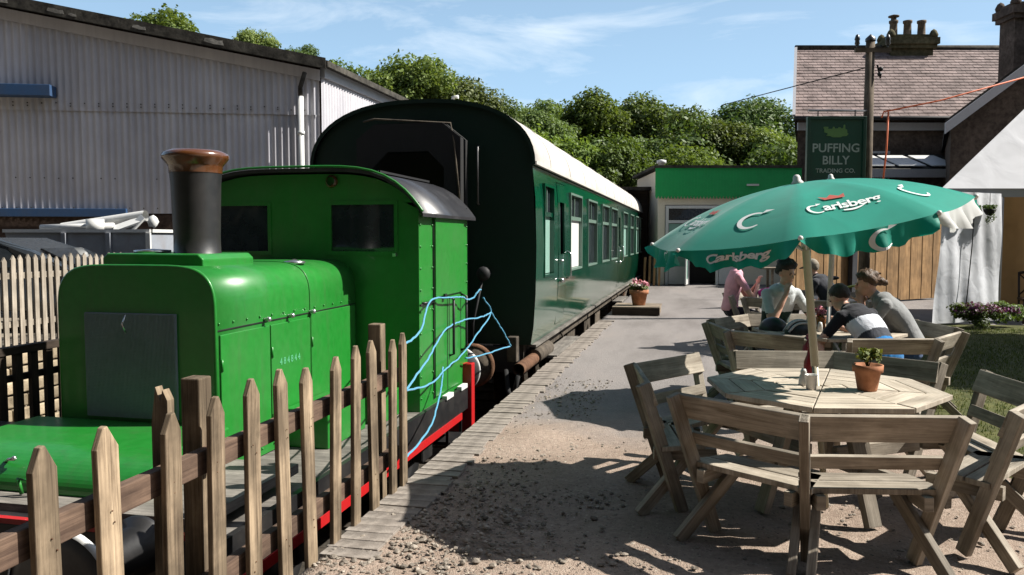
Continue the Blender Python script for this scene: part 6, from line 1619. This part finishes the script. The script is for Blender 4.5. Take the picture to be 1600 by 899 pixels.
    # hair: an uneven cap over the skull
    if hair_style != 'none':
        g_ = np.random.default_rng(sum(map(ord, label)) % 1000); n, h = 30, 18; V = []; keep = {}
        vv = []; jl = g_.uniform(-.13,.13,n); jl = (jl+np.roll(jl,1))/2*(1.6 if hair_style in ('tousled','long') else .8)
        for i in range(h+1):
            ph = math.pi*i/h
            for j in range(n):
                a = 2*math.pi*j/n; d = np.array([math.sin(ph)*math.cos(a), math.sin(ph)*math.sin(a), math.cos(ph)])
                thick = {'short':.007,'cap':.008,'tousled':.014,'long':.012}[hair_style]
                line = .16+.30*max(0, d[1])-1.15*max(0, -d[1])-.46*(1-abs(d[1]))+jl[j]
                ed = min(1, max(0, (d[2]-line)/.38)); ed = ed*ed*(3-2*ed)
                if hair_style == 'cap': ed = 1
                k = 1+g_.uniform(-.04,.08)*(2.2 if hair_style in ('tousled','long') else .6)*ed
                if hair_style == 'tousled' and d[2] > .4: thick += .012
                thick = thick*ed-.004*(1-ed)
                p = hc+hu*.028-hd*.012+hs*(d[0]*(.076+thick)*k)+hd*(d[1]*(.096+thick)*k)+hu*(d[2]*(.094+thick)*k); vv.append(p); keep[(i,j)] = d
        F = []
        for i in range(h):
            for j in range(n):
                d = (keep[(i,j)]+keep[(i+1,(j+1) % n)])/2
                line = .16+.30*max(0, d[1])-1.15*max(0, -d[1])-.46*(1-abs(d[1]))+jl[j]
                if d[2] > line: F.append((i*n+j, (i+1)*n+j, (i+1)*n+(j+1) % n, i*n+(j+1) % n))
        b = MB(); b.add(vv, F, smooth=True); ho = b.build('hair' if hair_style != 'cap' else 'cap', M[hair] if isinstance(hair, str) else hair, t, world=False)
        if hair_style == 'long':
            b = MB(); b.ball(hc-hd*.12+hu*.0, (.035,.05,.04), 10, rot=hrot, noise=.15); b.ball(hc-hd*.155-hu*.02, (.025,.035,.03), 8, rot=hrot, noise=.2); b.build('hair_bun', M[hair], t, world=False)
        if hair_style == 'cap':
            b = MB(); b.ball(hc+hd*.12+hu*.055, (.065,.06,.008), 12, rot=hrot); b.build('cap_peak', M[hair] if isinstance(hair, str) else hair, t, world=False)
    for s in (-1,1):
        b = MB(); b.ball(hc+hd*.086+hs*(s*.031)+hu*.003, (.011,.007,.0065), 8, rot=hrot); b.build('eye', M['black'], t, world=False)
        b = MB(); b.ball(hc+hd*.094+hs*(s*.032)+hu*.022, (.018,.005,.004), 8, rot=hrot); b.build('eyebrow', M['hair_dark'], t, world=False)
    return t
SH = lambda: {'skin':M['skin'], 'shoe':cl('dark_shoe', (.02,.02,.022))}
def sit_legs(w=.12, fwd=.43, tuck=.40): return {s: ((s*w,fwd,.47), (s*w,tuck,.09), (s*(w+.02),tuck+.17,.035)) for s in (-1,1)}
# 1. man in pale and dark green jersey, hand at his mouth, facing the camera
m1 = dict(SH(), top=cl('pale_jersey', (.62,.66,.66)), dark=cl('bottle_green', (.006,.035,.022)), legs=cl('check_shorts', (.10,.12,.17)))
fn1 = lambda h, s, c: 'dark' if h < .235 else 'top'
fn1b = lambda h, s, c: 'dark' if c[2] < .83 else 'top'
person('person in pale jersey with dark green hem, hand at the mouth, at the second table', (.80,8.90,0), R(180+22), lean=(0,.12,-.02), head_off=(.0,.02,.0), head_dir=(-.25,1,-.2),
  arms={1:((.20,.36,.73),(.04,.33,1.02),(-.25,-.1,1),.75), -1:((-.31,.24,.76),(-.50,.40,.775),(-.8,.4,0),.4)}, legs=sit_legs(), mats=m1, hair='hair_black', hair_style='tousled', top_fn=fn1b, sleeve=.62)
# 2. person in black, white and blue cycling jersey, bent over the table, back to the camera
m2 = dict(SH(), top=cl('black_jersey', (.012,.012,.018)), white=cl('white_band', (.74,.76,.82)), grey=cl('charcoal_band', (.05,.055,.07)), blue=cl('blue_band', (.01,.20,.52)), legs=cl('dark_shorts', (.03,.035,.05)))
fn2 = lambda h, s, c: ('blue' if h < .16 else 'grey' if h < .25 else 'white' if h < .40 else 'top') if abs(s) < .185 else 'top'
person('person in black, white and blue banded cycling jersey bending over the second table', (1.58,7.30,0), R(30), lean=(-.02,.26,-.10), head_off=(.0,.10,-.05), head_dir=(-.15,1,-.55),
  arms={1:((.28,.50,.66),(.10,.68,.76),(-.6,.8,0),.3), -1:((-.36,.40,.68),(-.44,.28,.48),(-.1,-.1,-1),.3)}, legs=sit_legs(), mats=m2, hair='hair_dark', hair_style='short', top_fn=fn2, sleeve=.62)
# 3. man in grey T-shirt with tied hair, hands raised to his face, in profile
m3 = dict(SH(), top=cl('grey_tee', (.27,.275,.275)), legs=cl('blue_patterned_shorts', (.06,.11,.22)))
person('bearded person in grey T-shirt with tied-back brown hair, hands before the face', (2.00,8.12,0), R(80), lean=(0,.20,-.05), head_off=(0,.06,-.02), head_dir=(.0,1,-.2),
  arms={1:((.22,.44,.72),(.06,.46,.98),(-.3,.1,.9),.7), -1:((-.22,.42,.72),(-.05,.48,.98),(.3,.1,.9),.7)}, legs=sit_legs(), mats=m3, hair='hair_brown', hair_style='long', sleeve=.6)
# 4. man in dark T-shirt with grey cap, seen from behind at the far table
m4 = dict(SH(), top=cl('dark_tee', (.028,.03,.038)), print=cl('white_print_cloth', (.6,.6,.6)), legs=cl('denim', (.02,.05,.14)))
fn4 = lambda h, s, c: 'print' if (c[1] < .02 and -.02 < s < .11 and (.20 < h < .36 or .40 < h < .46)) else 'top'
person('person in dark printed T-shirt and pale cap, back turned, at the far table', (1.80,11.28,0), R(55), lean=(0,.16,-.03), head_off=(0,.05,-.03), head_dir=(.2,1,-.4),
  arms={1:((.26,.36,.70),(.10,.55,.78),(-.6,.6,0),.3), -1:((-.27,.30,.68),(-.14,.52,.78),(.5,.7,0),.3)}, legs=sit_legs(), mats=m4, hair=cl('pale_cap', (.30,.26,.20)), hair_style='cap', top_fn=fn4, sleeve=.6, shorts=False)
# 5. person in pink top, head behind the parasol valance, hands clasped up
m5 = dict(SH(), top=cl('pink_top', (.88,.44,.52)), legs=cl('dark_trousers', (.025,.02,.03)))
person('person in pink top with raised clasped hands at the far table', (.47,12.1,0), R(-80), lean=(0,.06,0), head_dir=(.0,1,-.1),
  arms={1:((.20,.30,.72),(.03,.40,.93),(-.1,.2,1),.7), -1:((-.20,.30,.72),(-.03,.40,.93),(.1,.2,1),.7)}, legs=sit_legs(), mats=m5, hair='hair_grey', hair_style='short', sleeve=.5, shorts=False)
# bags and clothes left on the benches
M['bag_pink'] = cloth('magenta_bag', (.55,.02,.28), .7, 0, 12, .6); M['bag_red'] = cloth('dark_red_cloth', (.22,.015,.03), .8, 0, 10, .6); M['bag_black'] = cloth('black_bag', (.012,.012,.014), .7, 0, 10, .6)
def lump(name, label, cat, loc, r, mat, seed):
    random.seed(seed); b = MB(); b.ball((0,0,0), r, 18, noise=.22); b.ball((r[0]*.4,0,r[2]*.3), tuple(q*.6 for q in r), 14, noise=.25); o = b.build(name, mat); o.location = loc
    sb = o.modifiers.new('s', 'SUBSURF'); sb.levels = 1; sb.render_levels = 1; return tag(o, label, cat)
lump('magenta_bag', 'bright magenta bag on the far table before the drinker in pink', 'bag', (1.02,12.0,TZ+.085), (.17,.10,.085), M['bag_pink'], 1)
lump('red_jacket', 'dark red jacket slung over the near bench end of the second table', 'jacket', (.92,6.98,.66), (.06,.09,.15), M['bag_red'], 2)
lump('black_rucksack', 'black rucksack on the ground under the second table', 'bag', (1.66,7.75,.17), (.16,.14,.17), M['bag_black'], 3)
lump('folded_paper', 'crumpled white paper on the far table beside the magenta bag', 'paper', (.93,11.85,TZ+.03), (.07,.06,.03), M['ceramic'], 4)

# ------------------------------------------------------------------ one brightness calibration for every painted, wooden, stone and leaf surface
ALB = .77
for m in bpy.data.materials:
    if not m.use_nodes: continue
    N, L = m.node_tree.nodes, m.node_tree.links
    for nd in list(N):
        key = 'Base Color' if nd.type == 'BSDF_PRINCIPLED' else ('Color' if nd.type == 'BSDF_TRANSLUCENT' else None)
        if not key: continue
        sk_ = nd.inputs[key]
        if sk_.is_linked:
            src = sk_.links[0].from_socket; L.new(mixc(N, L, 1, src, (ALB, ALB, ALB), 'MULTIPLY'), sk_)
        else: sk_.default_value = tuple(c*ALB for c in sk_.default_value[:3])+(1,)
